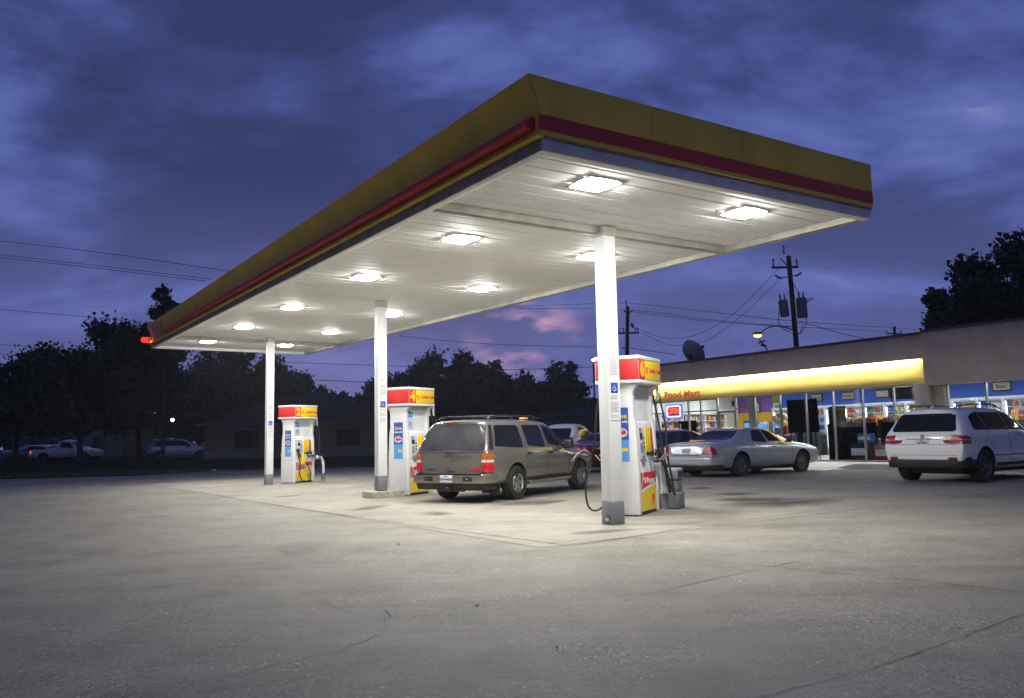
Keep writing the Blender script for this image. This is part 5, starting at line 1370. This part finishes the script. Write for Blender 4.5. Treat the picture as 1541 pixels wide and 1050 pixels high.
mb = MB(); q = P(1186.5, 402, 46) - b1; mb.box(q.x - .95, q.x + .55, -.06, .06, q.z - .06, q.z + .06); mb.tube([q, q + Vector((-.45, 0, .55))], .03, 6); mb.build('cross_arm', M_['wood'], o)
insul(o, q + Vector((-.85, 0, .05)), .35); insul(o, q + Vector((.48, 0, .05)), .30); insul(o, t + Vector((-.25, 0, .1)), .4)
mb = MB(); q = P(1188.5, 416, 46) - b1; mb.tube([q, q + Vector((-.75, 0, -.10))], .035, 6); mb.tube([q, q + Vector((.62, 0, .12))], .035, 6); mb.tube([q + Vector((-.85, 0, .10)), q + Vector((-.45, 0, -.12))], .06, 8); mb.tube([q + Vector((.35, 0, .0)), q + Vector((.65, 0, .22))], .06, 8); mb.build('cutout', M_['tank'], o)
for px, py, w, h, tl in ((1179.5, 464, .26, .95, -.10), (1206.5, 463, .29, 1.12, -.02)):
    q = P(px, py, 46) - b1; mb = MB(); Mx = Matrix.Translation(q) @ Matrix.Rotation(tl, 4, 'Y')
    mb.lathe([(0, -h/2), (w*.92, -h/2), (w, -h/2 + .05), (w, h/2 - .08), (w*1.06, h/2 - .06), (w*.9, h/2), (0, h/2 + .05)], 16, 0, Mx)
    tr = mb.build('transformer', M_['tank'], o); mb = MB()
    for dx in (-.1, .12): mb.tube([Mx @ Vector((dx, 0, h/2)), Mx @ Vector((dx*1.2, 0, h/2 + .32))], .05, 8)
    mb.build('bushing', M_['tank'], tr)
mb = MB()
for pts in (((1175, 455), (1171, 480), (1176, 492), (1190, 500)), ((1212, 470), (1213, 485), (1206, 500), (1198, 503)), ((1184, 410), (1196, 430), (1204, 443)), ((1214, 452), (1222, 448), (1223, 450), (1212, 455)), ((1196, 488), (1208, 485), (1203, 502), (1195, 498))):
    mb.tube(smoothpts([P(x, y, 45.8) - b1 for x, y in pts]), .022, 5)
mb.build('jumper_cable', M_['wire'], o)
# street lamp on a long bracket from the same pole
lq = P(1140, 503.5, 45)
l = empty('street_lamp', lq, 0, 'glowing orange street lamp on a curved arm beside the pole', 'street lamp')
mb = MB(); mb.tube(smoothpts([P(1145, 500, 45) - lq, P(1153, 494.5, 45.3) - lq, P(1165, 490.5, 45.6) - lq, P(1180, 492, 45.8) - lq, P(1192, 496, 46) - lq]), .035, 8); mb.build('arm', M_['trim'], l)
mb = MB(); mb.lathe([(0, .16), (.12, .14), (.24, .04), (.26, 0), (0, 0)], 16, 0, Matrix.Scale(1.25, 4, Vector((1, 0, 0)))); mb.build('hood', M_['trim'], l)
mb = MB(); mb.ball((0, 0, -.01), .21, 0, 14, 8, (1.15, 1, .75)); mb.build('lamp_lens', M_['sodium'], l)
o, t, b2 = pole(944.5, 461, 943, 62, 'upright wooden utility pole between canopy column and satellite dish', r=(.14, .17))
mb = MB(); q = P(944.5, 501, 62) - b2; mb.box(q.x - .75, q.x + .85, -.06, .06, q.z - .06, q.z + .06); q2 = P(944.5, 469, 62) - b2; mb.tube([q2 + Vector((-.3, 0, .1)), q2 + Vector((-.1, 0, -.08)), q2 + Vector((.1, 0, -.08)), q2 + Vector((.4, 0, .12))], .05, 6); q3 = P(944, 523.5, 62) - b2; mb.box(q3.x - .45, q3.x + .1, -.05, .05, q3.z - .04, q3.z + .04); mb.build('cross_arm', M_['wood'], o)
for dx in (-.65, -.3, .58, .78): insul(o, q + Vector((dx, 0, .03)), .25)
insul(o, t + Vector((-.1, 0, .0)), .35); MB().tube([P(950, 486, 62) - b2, P(953, 493, 62) - b2], .1, 8).build('cutout', M_['tank'], o)
o, t, b3 = pole(1346, 491, 1346, 85, 'distant utility pole just clearing the shop roof line', r=(.13, .16))
mb = MB(); q = P(1346, 502, 85) - b3; mb.box(q.x - .85, q.x + .8, -.05, .05, q.z - .05, q.z + .05); mb.build('cross_arm', M_['wood'], o); insul(o, q + Vector((-.8, 0, 0))); insul(o, q + Vector((.7, 0, 0)))
def cable(pts, lab, r=.016, sag=0.):
    mb = MB(); a = [P(*p) for p in pts]; q = smoothpts(a, 8)
    mb.tube(q, r, 5); o = mb.build('power_cable', M_['wire']); tag(o, lab, 'cable', 'overhead cables')
cable([(-20, 360, 55), (160, 381, 50), (345, 408, 46)], 'thin topmost cable left of the canopy, running behind its fascia')
cable([(-20, 381, 55), (150, 400, 50), (320, 420, 46)], 'upper cable of the close pair left of the canopy')
cable([(-20, 385, 55), (150, 404, 50), (310, 423, 46)], 'lower cable of the close pair left of the canopy')
cable([(-20, 464, 60), (90, 473, 58), (215, 484, 56)], 'faint cable above the verge tree at the left edge')
cable([(-20, 517, 75), (40, 521, 75), (100, 525, 75)], 'cable crossing behind the crown of the verge tree')
cable([(-20, 531, 70), (45, 537, 70), (120, 544, 70)], 'lowest cable at the left edge behind the verge tree', .025)
cable([(430, 545, 70), (520, 548, 70), (640, 552, 70), (760, 556, 68), (893, 552, 66)], 'cable between the last column and the middle column', .022)
cable([(455, 571, 75), (530, 574, 75), (600, 576, 75)], 'low thick cable in front of the trees left of the middle column', .03)
cable([(600, 505, 62), (700, 515, 62), (800, 520, 62), (895, 522, 62)], 'cable against the pink cloud under the canopy edge', .018)
cable([(600, 471, 70), (760, 462, 66), (860, 458, 63), (943, 456, 62), (1060, 468, 55), (1185, 482, 46.2), (1310, 491, 66), (1346, 493, 85), (1420, 500, 100)], 'long top cable strung over all three utility poles', .016)
cable([(780, 464, 64), (944, 466, 62), (1060, 480, 55), (1188, 491, 46.2), (1300, 497, 66), (1346, 501, 85)], 'upper of two lower cables from pole to pole', .016)
cable([(944, 468, 62), (1060, 482.5, 55), (1190, 492, 46.2)], 'lower of two close cables from pole to pole', .016)
cable([(965, 497, 62), (1000, 508, 58), (1040, 506, 54), (1090, 482, 50), (1130, 448, 47.5), (1175, 400, 46)], 'sagging service cable up to the cross arm of the leaning pole', .013)
cable([(965, 501, 62), (1010, 519, 58), (1060, 513, 54), (1110, 480, 50), (1172, 422, 46)], 'second sagging service cable up to the leaning pole', .013)
cable([(948, 523.5, 62), (1000, 531, 52), (1014, 533, 45)], 'cable from the upright pole to the dish', .02)
cable([(1212, 486, 46), (1250, 497, 42), (1306, 511, 36)], 'service cable from the leaning pole down to the roof', .016)
cable([(890, 575, 64), (915, 545, 63), (943, 525, 62)], 'guy cable left of the upright pole', .014)
# far lamps on the left
def lamp_post(px, py, Y, lab, colr, s, r=.16):
    p = P(px, py, Y); g = G(p.x, p.y); o = empty('lamp_post', (p.x, p.y, g), 0, lab, 'lamp post', 'far lamps left of the canopy'); h = p.z - g
    MB().tube([(0, 0, 0), (0, 0, h - .02), (0, -.1, h + .2)], [.07, .05, .04], 8).build('post', M_['trim'], o); MB().box(-.16, .16, -.38, -.05, h + .10, h + .22).build('lamp_head', M_['trim'], o, bevel=.03)
    MB().ball((0, -.25, h), r, 0, 12, 8).build('bulb', glow('far_lamp_%d' % px, colr, s), o)
lamp_post(19, 629, 90, 'far white lamp, upper of two at the left edge', (.9, .9, 1), 12, .12); lamp_post(10, 642.5, 84, 'far greenish lamp, lower of two at the left edge', (.85, 1, .8), 12, .13)
lamp_post(261, 631.5, 78, 'far white lamp standing beside the hipped roof house', (1, .95, .88), 16, .15); 
p = P(893, 541.5, 60); o = empty('flood_lamp', p, 0, 'small white flood lamp shining beside the header of pump 6', 'flood lamp'); MB().ball((0, 0, 0), .11, 0, 10, 6).build('bulb', glow('flood_bulb', (1, 1, 1), 30), o); MB().tube([(0, .1, 0), (0, .1, -p.z)], .06, 8).build('post', M_['trim'], o); MB().box(-.18, .18, .02, .16, .08, .22).build('lamp_head', M_['trim'], o)
# houses
M_['brick'] = mat('tan_brick', (.17, .135, .09), .9, noise=.25, nscale=6); M_['stone'] = mat('pale_stone', (.20, .185, .16), .9, noise=.3, nscale=4)
M_['shing'] = mat('shingle', (.04, .038, .04), .95, spec=.1, noise=.3, nscale=5, bump=.4, bscale=10); M_['metalb'] = mat('blue_sheet_metal', (.06, .068, .095), .6, noise=.15, spec=.2); M_['trimw'] = mat('house_trim', (.11, .11, .105), .8)
def hip_house(loc, rz, L, D, hw, hr, label):
    o = empty('house', loc, rz, label, 'house')
    MB().box(0, L, 0, D, 0, hw).build('wall', M_['brick'], o); MB().box(-.03, L + .03, -.05, D + .03, 0, .8).build('stone_base', M_['stone'], o)
    e = .55; rv = [(-e, -e, hw), (L + e, -e, hw), (L + e, D + e, hw), (-e, D + e, hw), (D*.55, D/2, hr), (L - D*.55, D/2, hr)]
    mb = MB(); mb.add(rv, [(0, 1, 5, 4), (1, 2, 5), (2, 3, 4, 5), (3, 0, 4), (0, 3, 2, 1)]); mb.build('roof', M_['shing'], o, smooth=0)
    MB().box(-e - .02, L + e + .02, -e - .03, -e, hw - .12, hw + .06).build('gutter', M_['trimw'], o)
    for x in (L*.16, L*.72):
        w = MB().box(x, x + 1.9, -.06, -.001, .9, 2.3).build('window', M_['trimw'], o); MB().box(x + .08, x + 1.82, -.075, -.061, .98, 2.22).build('pane', M_['glassd'], w)
        mb = MB()
        for k in range(1, 4): mb.box(x + .08 + .435*k - .012, x + .08 + .435*k + .012, -.085, -.076, .98, 2.22)
        for k in range(1, 4): mb.box(x + .08, x + 1.82, -.088, -.0855, .98 + .31*k - .012, .98 + .31*k + .012)
        mb.build('glazing_bar', M_['trimw'], w)
    MB().box(L*.44, L*.44 + 1.0, -.05, -.001, .05, 2.1).build('door', M_['paper'], o); MB().tube([(L*.27, -e + .02, hw - .1), (L*.27, -.1, hw - .35), (L*.27, -.1, .1)], .05, 6).build('downpipe', M_['trimw'], o)
    return o
q = P(307, 690, 62); hip_house((q.x, q.y, -.17), R(4), 13.5, 9.5, 2.75, 5.2, 'single storey house with hipped roof beyond the verge, behind pump 2')
q = P(150, 690, 82); o = empty('garage', (q.x, q.y, -.17), R(3), 'tan garage with pale door and white trimmed gable, far behind the verge tree', 'garage')
MB().box(0, 6.4, 0, 7, 0, 2.9).build('wall', M_['brick'], o); MB().prism([(-.4, 2.9), (6.8, 2.9), (3.2, 4.5)], -.4, 7.3, lambda u, v, w: (u, w, v)).build('roof', M_['shing'], o, smooth=0); MB().box(.7, 2.2, -.05, -.001, .05, 2.2).build('door', M_['stone'], o); MB().box(5.2, 5.42, -.25, .0, 0, 3.3).build('corner_trim', M_['trimw'], o)
q = P(18, 690, 105); o = empty('long_building', (q.x, q.y, -.2), R(2), 'long low pale building at the far left behind the parked cars', 'building')
MB().box(0, 13, 0, 8, 0, 3.8).build('wall', M_['stone'], o); MB().box(-.3, 13.3, -.3, 8.3, 3.801, 4.1).build('roof', M_['shing'], o)
for x in (2, 6, 10): MB().box(x, x + 1.2, -.04, -.001, 1.0, 2.3).build('window', M_['glassd'], o)
q = P(768, 660, 66); o = empty('metal_shed', (q.x, q.y, -.15), R(-9), 'blue sheet metal shed with low gable beyond the estate car', 'shed')
mb = MB(); L = 15
x = 0
while x < L: mb.box(x, x + .28, 0, .05, 0, 2.9); mb.box(x + .28, x + .3, .02, .05, 0, 2.9); x += .3
mb.box(0, L, .051, 9, 0, 2.9); mb.build('wall', M_['metalb'], o, smooth=0)
MB().prism([(-.3, 2.9), (L + .3, 2.9), (L*.42, 3.55)], -.2, 9.2, lambda u, v, w: (u, w, v)).build('roof', M_['metalb'], o, smooth=0)
# ---------------------------------------------------------------- trees
M_['leafa'] = mat('leaf_dark', (.065, .075, .045), .95, noise=.4, nscale=.6, spec=.03); M_['leafb'] = mat('leaf_olive', (.095, .105, .06), .95, noise=.4, nscale=.6, spec=.03)
def tree(loc, h, rx, ry, z0, label, seed, leaves=5200, size=.20, m='leafa', lean=0., gaps=.0, trunk_r=.28):
    rnd = random.Random(seed); o = empty('tree', loc, rnd.uniform(0, 6), label, 'tree', 'trees round the station')
    tb = MB(); blobs = []
    fork = z0*.9
    tp = [Vector((0, 0, -.2)), Vector((rnd.uniform(-.1, .1), rnd.uniform(-.1, .1), fork*.5)), Vector((lean*.3, 0, fork)), Vector((lean*.6, 0, h*.62)), Vector((lean, 0, h*.86))]
    tb.tube(smoothpts(tp, 4), [trunk_r*(1 - .9*i/16) for i in range(17)], 10)
    n = int(30 + rx*6)
    for i in range(n):
        u = rnd.uniform(-.95, 1); a = i*2.4 + rnd.uniform(-.4, .4); rr = math.sqrt(max(0, 1 - u*u))
        k = rnd.uniform(.35, 1.0)
        c = Vector((rx*rr*k*math.cos(a), ry*rr*k*math.sin(a), z0 + (h - z0)*(.5 + .47*u*k)))
        c.x += lean*(c.z/h)
        blobs.append((c, rnd.uniform(.12, .27)*min(rx, (h - z0)*.6)))
        s = tp[2].lerp(tp[4], rnd.random()*.6)
        mid = s.lerp(c, .5) + Vector((0, 0, -.3))
        tb.tube(smoothpts([s, mid, c], 3), [trunk_r*.22*(1 - .13*j) for j in range(7)], 6)
    tb.build('trunk', M_['bark'], o)
    lf = MB(); N = leaves
    wts = [b[1]**1.7 for b in blobs]
    vs, fs, ms = [], [], []
    for i in range(N):
        c, r = rnd.choices(blobs, wts)[0]
        d = Vector((rnd.gauss(0, 1), rnd.gauss(0, 1), rnd.gauss(0, .85))).normalized()*r*abs(rnd.gauss(.75, .38))
        p = c + d; s = size*rnd.uniform(.6, 1.5)
        ax = Vector((rnd.gauss(0, 1), rnd.gauss(0, 1), rnd.gauss(0, .7))).normalized(); bx_ = ax.orthogonal().normalized(); cx = ax.cross(bx_)
        k = len(vs)
        for an, q in ((0, 1), (1.1, .62), (2.3, .9), (3.3, .6), (4.2, 1.), (5.3, .7)):
            vs.append(tuple(p + (bx_*math.cos(an) + cx*math.sin(an))*s*q))
        fs.append((k, k + 1, k + 2, k + 3, k + 4, k + 5)); ms.append(0 if rnd.random() < .6 else 1)
    me = bpy.data.meshes.new('crown'); me.from_pydata(vs, [], fs); me.materials.append(M_['leafa']); me.materials.append(M_['leafb']); me.polygons.foreach_set('material_index', ms)
    c = bpy.data.objects.new('crown', me); COL.objects.link(c); c.parent = o
    return o
def T(px, py_top, Y, half_px, label, seed, z0=None, leaves=6000, size=.22, lean=0., **k):
    leaves = int(leaves*1.9); size *= .72
    a = P(px, py_top, Y); g = G(a.x, a.y); h = a.z - g; rx = half_px*Y/FPX
    return tree((a.x, a.y, g), h, rx, rx, z0 if z0 is not None else h*.25, label, seed, leaves, size, lean=lean, **k)
T(126, 500, 60, 112, 'broad dark tree on the verge with its trunk beside the white pickup', 1, 2.0, 16000, .20)
T(30, 545, 66, 62, 'lower rounded tree at the left edge of the verge', 2, 2.2, 7000, .20)
T(215, 455, 66, 80, 'tall tree rising behind the far end of the canopy fascia', 3, 2.4, 13000, .20)
T(252, 428, 58, 34, 'slender open topped tree poking above the canopy fascia', 4, 6.5, 2600, .20, trunk_r=.16)
T(345, 520, 90, 75, 'dark tree behind the hipped roof house, left half', 5, 2, 9000, .24); T(300, 555, 84, 60, 'low dark tree filling the gap left of the house', 6, 1.4, 7000, .24)
T(418, 533, 95, 62, 'dark tree behind the last canopy column', 7, 2, 8000, .24); T(468, 566, 95, 52, 'lower dark tree between the last and middle columns', 8, 1, 6500, .24)
T(528, 588, 100, 40, 'small dark tree just left of the middle column', 9, .8, 5000, .24); T(580, 565, 96, 45, 'dark tree directly behind the middle column', 10, 1, 6000, .24)
T(648, 534, 90, 58, 'dark tree over pump 4 with a rounded head', 11, 1.5, 9000, .22); T(722, 528, 88, 55, 'tallest dark tree over the roof of the brown estate car', 12, 1.5, 9000, .22)
T(782, 556, 90, 52, 'dark tree over the metal shed, left half', 13, 1.2, 8000, .22); T(845, 548, 86, 50, 'dark tree over the metal shed, beside pump 6', 14, 1.2, 8000, .22); T(880, 590, 80, 30, 'small dark tree just left of pump 6', 15, .8, 3500, .2)
T(1500, 374, 44, 112, 'large dark tree rising behind the right end of the shop roof', 16, 3.0, 22000, .19); T(1585, 392, 46, 90, 'dark tree at the right edge behind the shop roof', 17, 3.0, 8000, .18)
T(1403, 487, 60, 26, 'small tree tuft just above the shop roof, left of the large tree', 18, 5.0, 2200, .18)
T(690, 600, 110, 160, 'far dark thicket tree closing the gap below the crowns', 19, .3, 11000, .34); T(430, 610, 112, 190, 'far dark thicket tree behind the houses', 20, .3, 11000, .34); T(90, 620, 118, 190, 'far dark thicket tree behind the parked cars on the left', 21, .3, 11000, .34)

def belt():
    """leaf belts added out of view so glass and paint mirror dark, not sky"""
    rnd = random.Random(77); vs, fs = [], []
    for i in range(14000):
        x = rnd.uniform(-110, 110); h = 9 + 3*math.sin(x*.13) + 2*math.sin(x*.37 + 1)
        p = Vector((x, -48 - rnd.uniform(0, 9), rnd.uniform(.2, h))) if i % 2 else Vector((-70 - rnd.uniform(0, 9), x*.47 - 4, rnd.uniform(.2, h))); s = rnd.uniform(.5, 1.1)
        a = Vector((rnd.gauss(0, 1), rnd.gauss(0, 1), rnd.gauss(0, 1))).normalized(); b = a.orthogonal().normalized(); c = a.cross(b); k = len(vs)
        vs += [tuple(p + b*s), tuple(p + c*s), tuple(p - b*s), tuple(p - c*s*.8)]; fs.append((k, k + 1, k + 2, k + 3))
    me = bpy.data.meshes.new('reflection_trees'); me.from_pydata(vs, [], fs); me.materials.append(M_['leafa'])
    o = bpy.data.objects.new('reflection_trees', me); COL.objects.link(o); tag(o, 'unseen belt of trees added behind and left of the viewpoint to darken reflections', 'trees', kind='stuff')
belt()
def scrap(px, s, m, lab, cat, name):
    p = GP(*px); rnd = random.Random(int(px[0])); mb = MB()
    vs = [(rnd.uniform(-1, 1)*s, rnd.uniform(-1, 1)*s, rnd.uniform(.1, .9)*s) for _ in range(4)]
    ring = [(s*math.cos(a)*rnd.uniform(.6, 1), s*math.sin(a)*rnd.uniform(.6, 1), rnd.uniform(.0, .35)*s) for a in [R(45*k) for k in range(8)]]
    mb.add(ring + [(0, 0, s*.55)], [(k, (k + 1) % 8, 8) for k in range(8)] + [tuple(range(8))])
    o = mb.build(name, m, smooth=0, loc=(p.x, p.y, p.z + .006)); tag(o, lab, cat)
scrap((97, 717.5), .09, M_['paper'], 'scrap of white paper at the verge edge, far left', 'litter', 'paper_scrap'); scrap((166, 716), .08, M_['paper'], 'scrap of white paper at the verge edge under the tree', 'litter', 'paper_scrap')
scrap((322, 709.5), .22, M_['curb'], 'brown clod on the verge edge in front of the house', 'litter', 'earth_clod'); scrap((838, 976), .015, M_['crack'], 'small dark pebble on the open concrete in front', 'pebble', 'pebble')
scrap((718, 911), .03, M_['curb'], 'small curled leaf on the open concrete in front', 'leaf', 'dry_leaf'); scrap((600, 820), .03, M_['crack'], 'dark leaf on the concrete just outside the canopy slab', 'leaf', 'dry_leaf')
# ================================================================ sky, sun, camera
w = bpy.data.worlds.new('World'); SC.world = w; w.use_nodes = True
N, L = w.node_tree.nodes, w.node_tree.links
N.clear()
out = N.new('ShaderNodeOutputWorld')
SUN_EL, SUN_AZ = R(1.5), R(-12)
sky = N.new('ShaderNodeTexSky'); sky.sky_type = 'NISHITA'; sky.sun_disc = False; sky.sun_elevation = SUN_EL; sky.sun_rotation = SUN_AZ
b1 = N.new('ShaderNodeBackground'); b1.inputs['Strength'].default_value = .002
L.new(sky.outputs[0], b1.inputs['Color'])
tc = N.new('ShaderNodeTexCoord'); sp = N.new('ShaderNodeSeparateXYZ'); L.new(tc.outputs['Generated'], sp.inputs[0])
def math_(op, a, b=None, c=None):
    n = N.new('ShaderNodeMath'); n.operation = op
    for i, v in enumerate((a, b, c)):
        if v is None: continue
        if hasattr(v, 'links') or hasattr(v, 'is_linked'): L.new(v, n.inputs[i])
        else: n.inputs[i].default_value = v
    return n.outputs[0]
zc = math_('MAXIMUM', sp.outputs['Z'], 0.0)
den = math_('ADD', zc, .22)
cx = math_('DIVIDE', sp.outputs['X'], den); cy = math_('DIVIDE', sp.outputs['Y'], den)
cb = N.new('ShaderNodeCombineXYZ'); L.new(cx, cb.inputs[0]); L.new(cy, cb.inputs[1])
mp = N.new('ShaderNodeMapping'); mp.inputs['Location'].default_value = (14.62, 1.91, 2.7); mp.inputs['Rotation'].default_value = (0, 0, R(20)); mp.inputs['Scale'].default_value = (.8, 1.0, 1)
L.new(cb.outputs[0], mp.inputs['Vector'])
n1 = N.new('ShaderNodeTexNoise'); n1.inputs['Scale'].default_value = 1.5; n1.inputs['Detail'].default_value = 8; n1.inputs['Roughness'].default_value = .57; n1.inputs['Distortion'].default_value = .22
L.new(mp.outputs[0], n1.inputs['Vector'])
ramp = N.new('ShaderNodeValToRGB'); e = ramp.color_ramp.elements
e[0].position = .43; e[0].color = (*lin(50, 59, 104), 1)
e[1].position = .70; e[1].color = (*lin(146, 152, 196), 1)
m = e.new(.505); m.color = (*lin(61, 72, 127), 1); m = e.new(.585); m.color = (*lin(84, 98, 165), 1); m = e.new(.645); m.color = (*lin(98, 112, 178), 1)
L.new(n1.outputs['Fac'], ramp.inputs['Fac'])
# paler, more lavender toward the horizon
hz = N.new('ShaderNodeMapRange'); hz.inputs['From Min'].default_value = .0; hz.inputs['From Max'].default_value = .30; hz.inputs['To Min'].default_value = .75; hz.inputs['To Max'].default_value = 0
L.new(sp.outputs['Z'], hz.inputs['Value'])
mx = N.new('ShaderNodeMix'); mx.data_type = 'RGBA'; mx.inputs['B'].default_value = (*lin(108, 116, 182), 1)
L.new(hz.outputs[0], mx.inputs['Factor']); L.new(ramp.outputs['Color'], mx.inputs['A'])
# last pink light on a bank of cloud low in the middle of the view
pd = ray(790, 505).normalized()
dp = N.new('ShaderNodeVectorMath'); dp.operation = 'DOT_PRODUCT'; dp.inputs[1].default_value = pd
L.new(tc.outputs['Generated'], dp.inputs[0])
pm = N.new('ShaderNodeMapRange'); pm.inputs['From Min'].default_value = math.cos(R(4.6)); pm.inputs['From Max'].default_value = math.cos(R(1.5)); L.new(dp.outputs['Value'], pm.inputs['Value'])
mp2 = N.new('ShaderNodeMapping'); mp2.inputs['Scale'].default_value = (11, 11, 30); L.new(tc.outputs['Generated'], mp2.inputs['Vector'])
n2 = N.new('ShaderNodeTexNoise'); n2.inputs['Scale'].default_value = 1.0; n2.inputs['Detail'].default_value = 5; L.new(mp2.outputs[0], n2.inputs['Vector'])
pr = N.new('ShaderNodeMapRange'); pr.inputs['From Min'].default_value = .5; pr.inputs['From Max'].default_value = .64; L.new(n2.outputs['Fac'], pr.inputs['Value'])
pf = math_('MULTIPLY', pm.outputs[0], pr.outputs[0])
mx2 = N.new('ShaderNodeMix'); mx2.data_type = 'RGBA'; mx2.inputs['B'].default_value = (*lin(190, 148, 184), 1)
L.new(pf, mx2.inputs['Factor']); L.new(mx.outputs['Result'], mx2.inputs['A'])
b2 = N.new('ShaderNodeBackground'); b2.inputs['Strength'].default_value = 1.0; L.new(mx2.outputs['Result'], b2.inputs['Color'])
ad = N.new('ShaderNodeAddShader'); L.new(b1.outputs[0], ad.inputs[0]); L.new(b2.outputs[0], ad.inputs[1]); L.new(ad.outputs[0], out.inputs[0])
su = bpy.data.lights.new('sun', 'SUN'); su.energy = .02; su.angle = R(10); su.color = (1, .75, .7)
so = bpy.data.objects.new('sun', su); COL.objects.link(so)
so.rotation_euler = Vector((-math.sin(SUN_AZ)*math.cos(SUN_EL), -math.cos(SUN_AZ)*math.cos(SUN_EL), -math.sin(SUN_EL) - .05)).to_track_quat('-Z', 'Y').to_euler()
cam = bpy.data.cameras.new('camera'); cam.sensor_fit = 'HORIZONTAL'; cam.sensor_width = 36; cam.lens = 36*FPX/1541; cam.clip_end = 3000; cam.clip_start = .05
cam.shift_y = SHV/1541
co = bpy.data.objects.new('camera', cam); COL.objects.link(co)
U = Vector((1, 0, 0)); F = Vector((0, math.cos(PITCH), math.sin(PITCH))); V = Vector((0, -math.sin(PITCH), math.cos(PITCH)))
c, s = math.cos(ROLL), math.sin(ROLL)
right, up = U*c - V*s, U*s + V*c
Mc = Matrix((right, up, -F)).transposed().to_4x4(); Mc.translation = Vector((0, 0, EYE)); co.matrix_world = Mc
SC.camera = co
SC.view_settings.view_transform = 'Standard'; SC.view_settings.look = 'None'; SC.view_settings.exposure = 0; SC.view_settings.gamma = 1
SC.cycles.use_denoising = True; SC.cycles.denoiser = 'OPENIMAGEDENOISE'
SC.cycles.use_adaptive_sampling = True; SC.cycles.adaptive_threshold = .03; SC.cycles.adaptive_min_samples = 32; SC.cycles.max_bounces = 8; SC.cycles.transparent_max_bounces = 16; SC.cycles.caustics_reflective = False; SC.cycles.caustics_refractive = False
SC.cycles.sample_clamp_indirect = 6; SC.cycles.use_light_tree = True
# ================================================================ thin haze added to lift the blacks and lamp glow
hm = bpy.data.materials.new('added_haze'); hm.use_nodes = True
N, L = hm.node_tree.nodes, hm.node_tree.links
N.clear()
ho = N.new('ShaderNodeOutputMaterial'); hv = N.new('ShaderNodeVolumePrincipled')
hv.inputs['Color'].default_value = (.86, .88, .92, 1); hv.inputs['Density'].default_value = .0005; hv.inputs['Anisotropy'].default_value = .55
L.new(hv.outputs[0], ho.inputs['Volume'])
hz_ = MB().box(-245, 245, -125, 245, -1.4, 26).build('haze', hm, smooth=0); hz_['kind'] = 'stuff'
SC.cycles.volume_bounces = 0
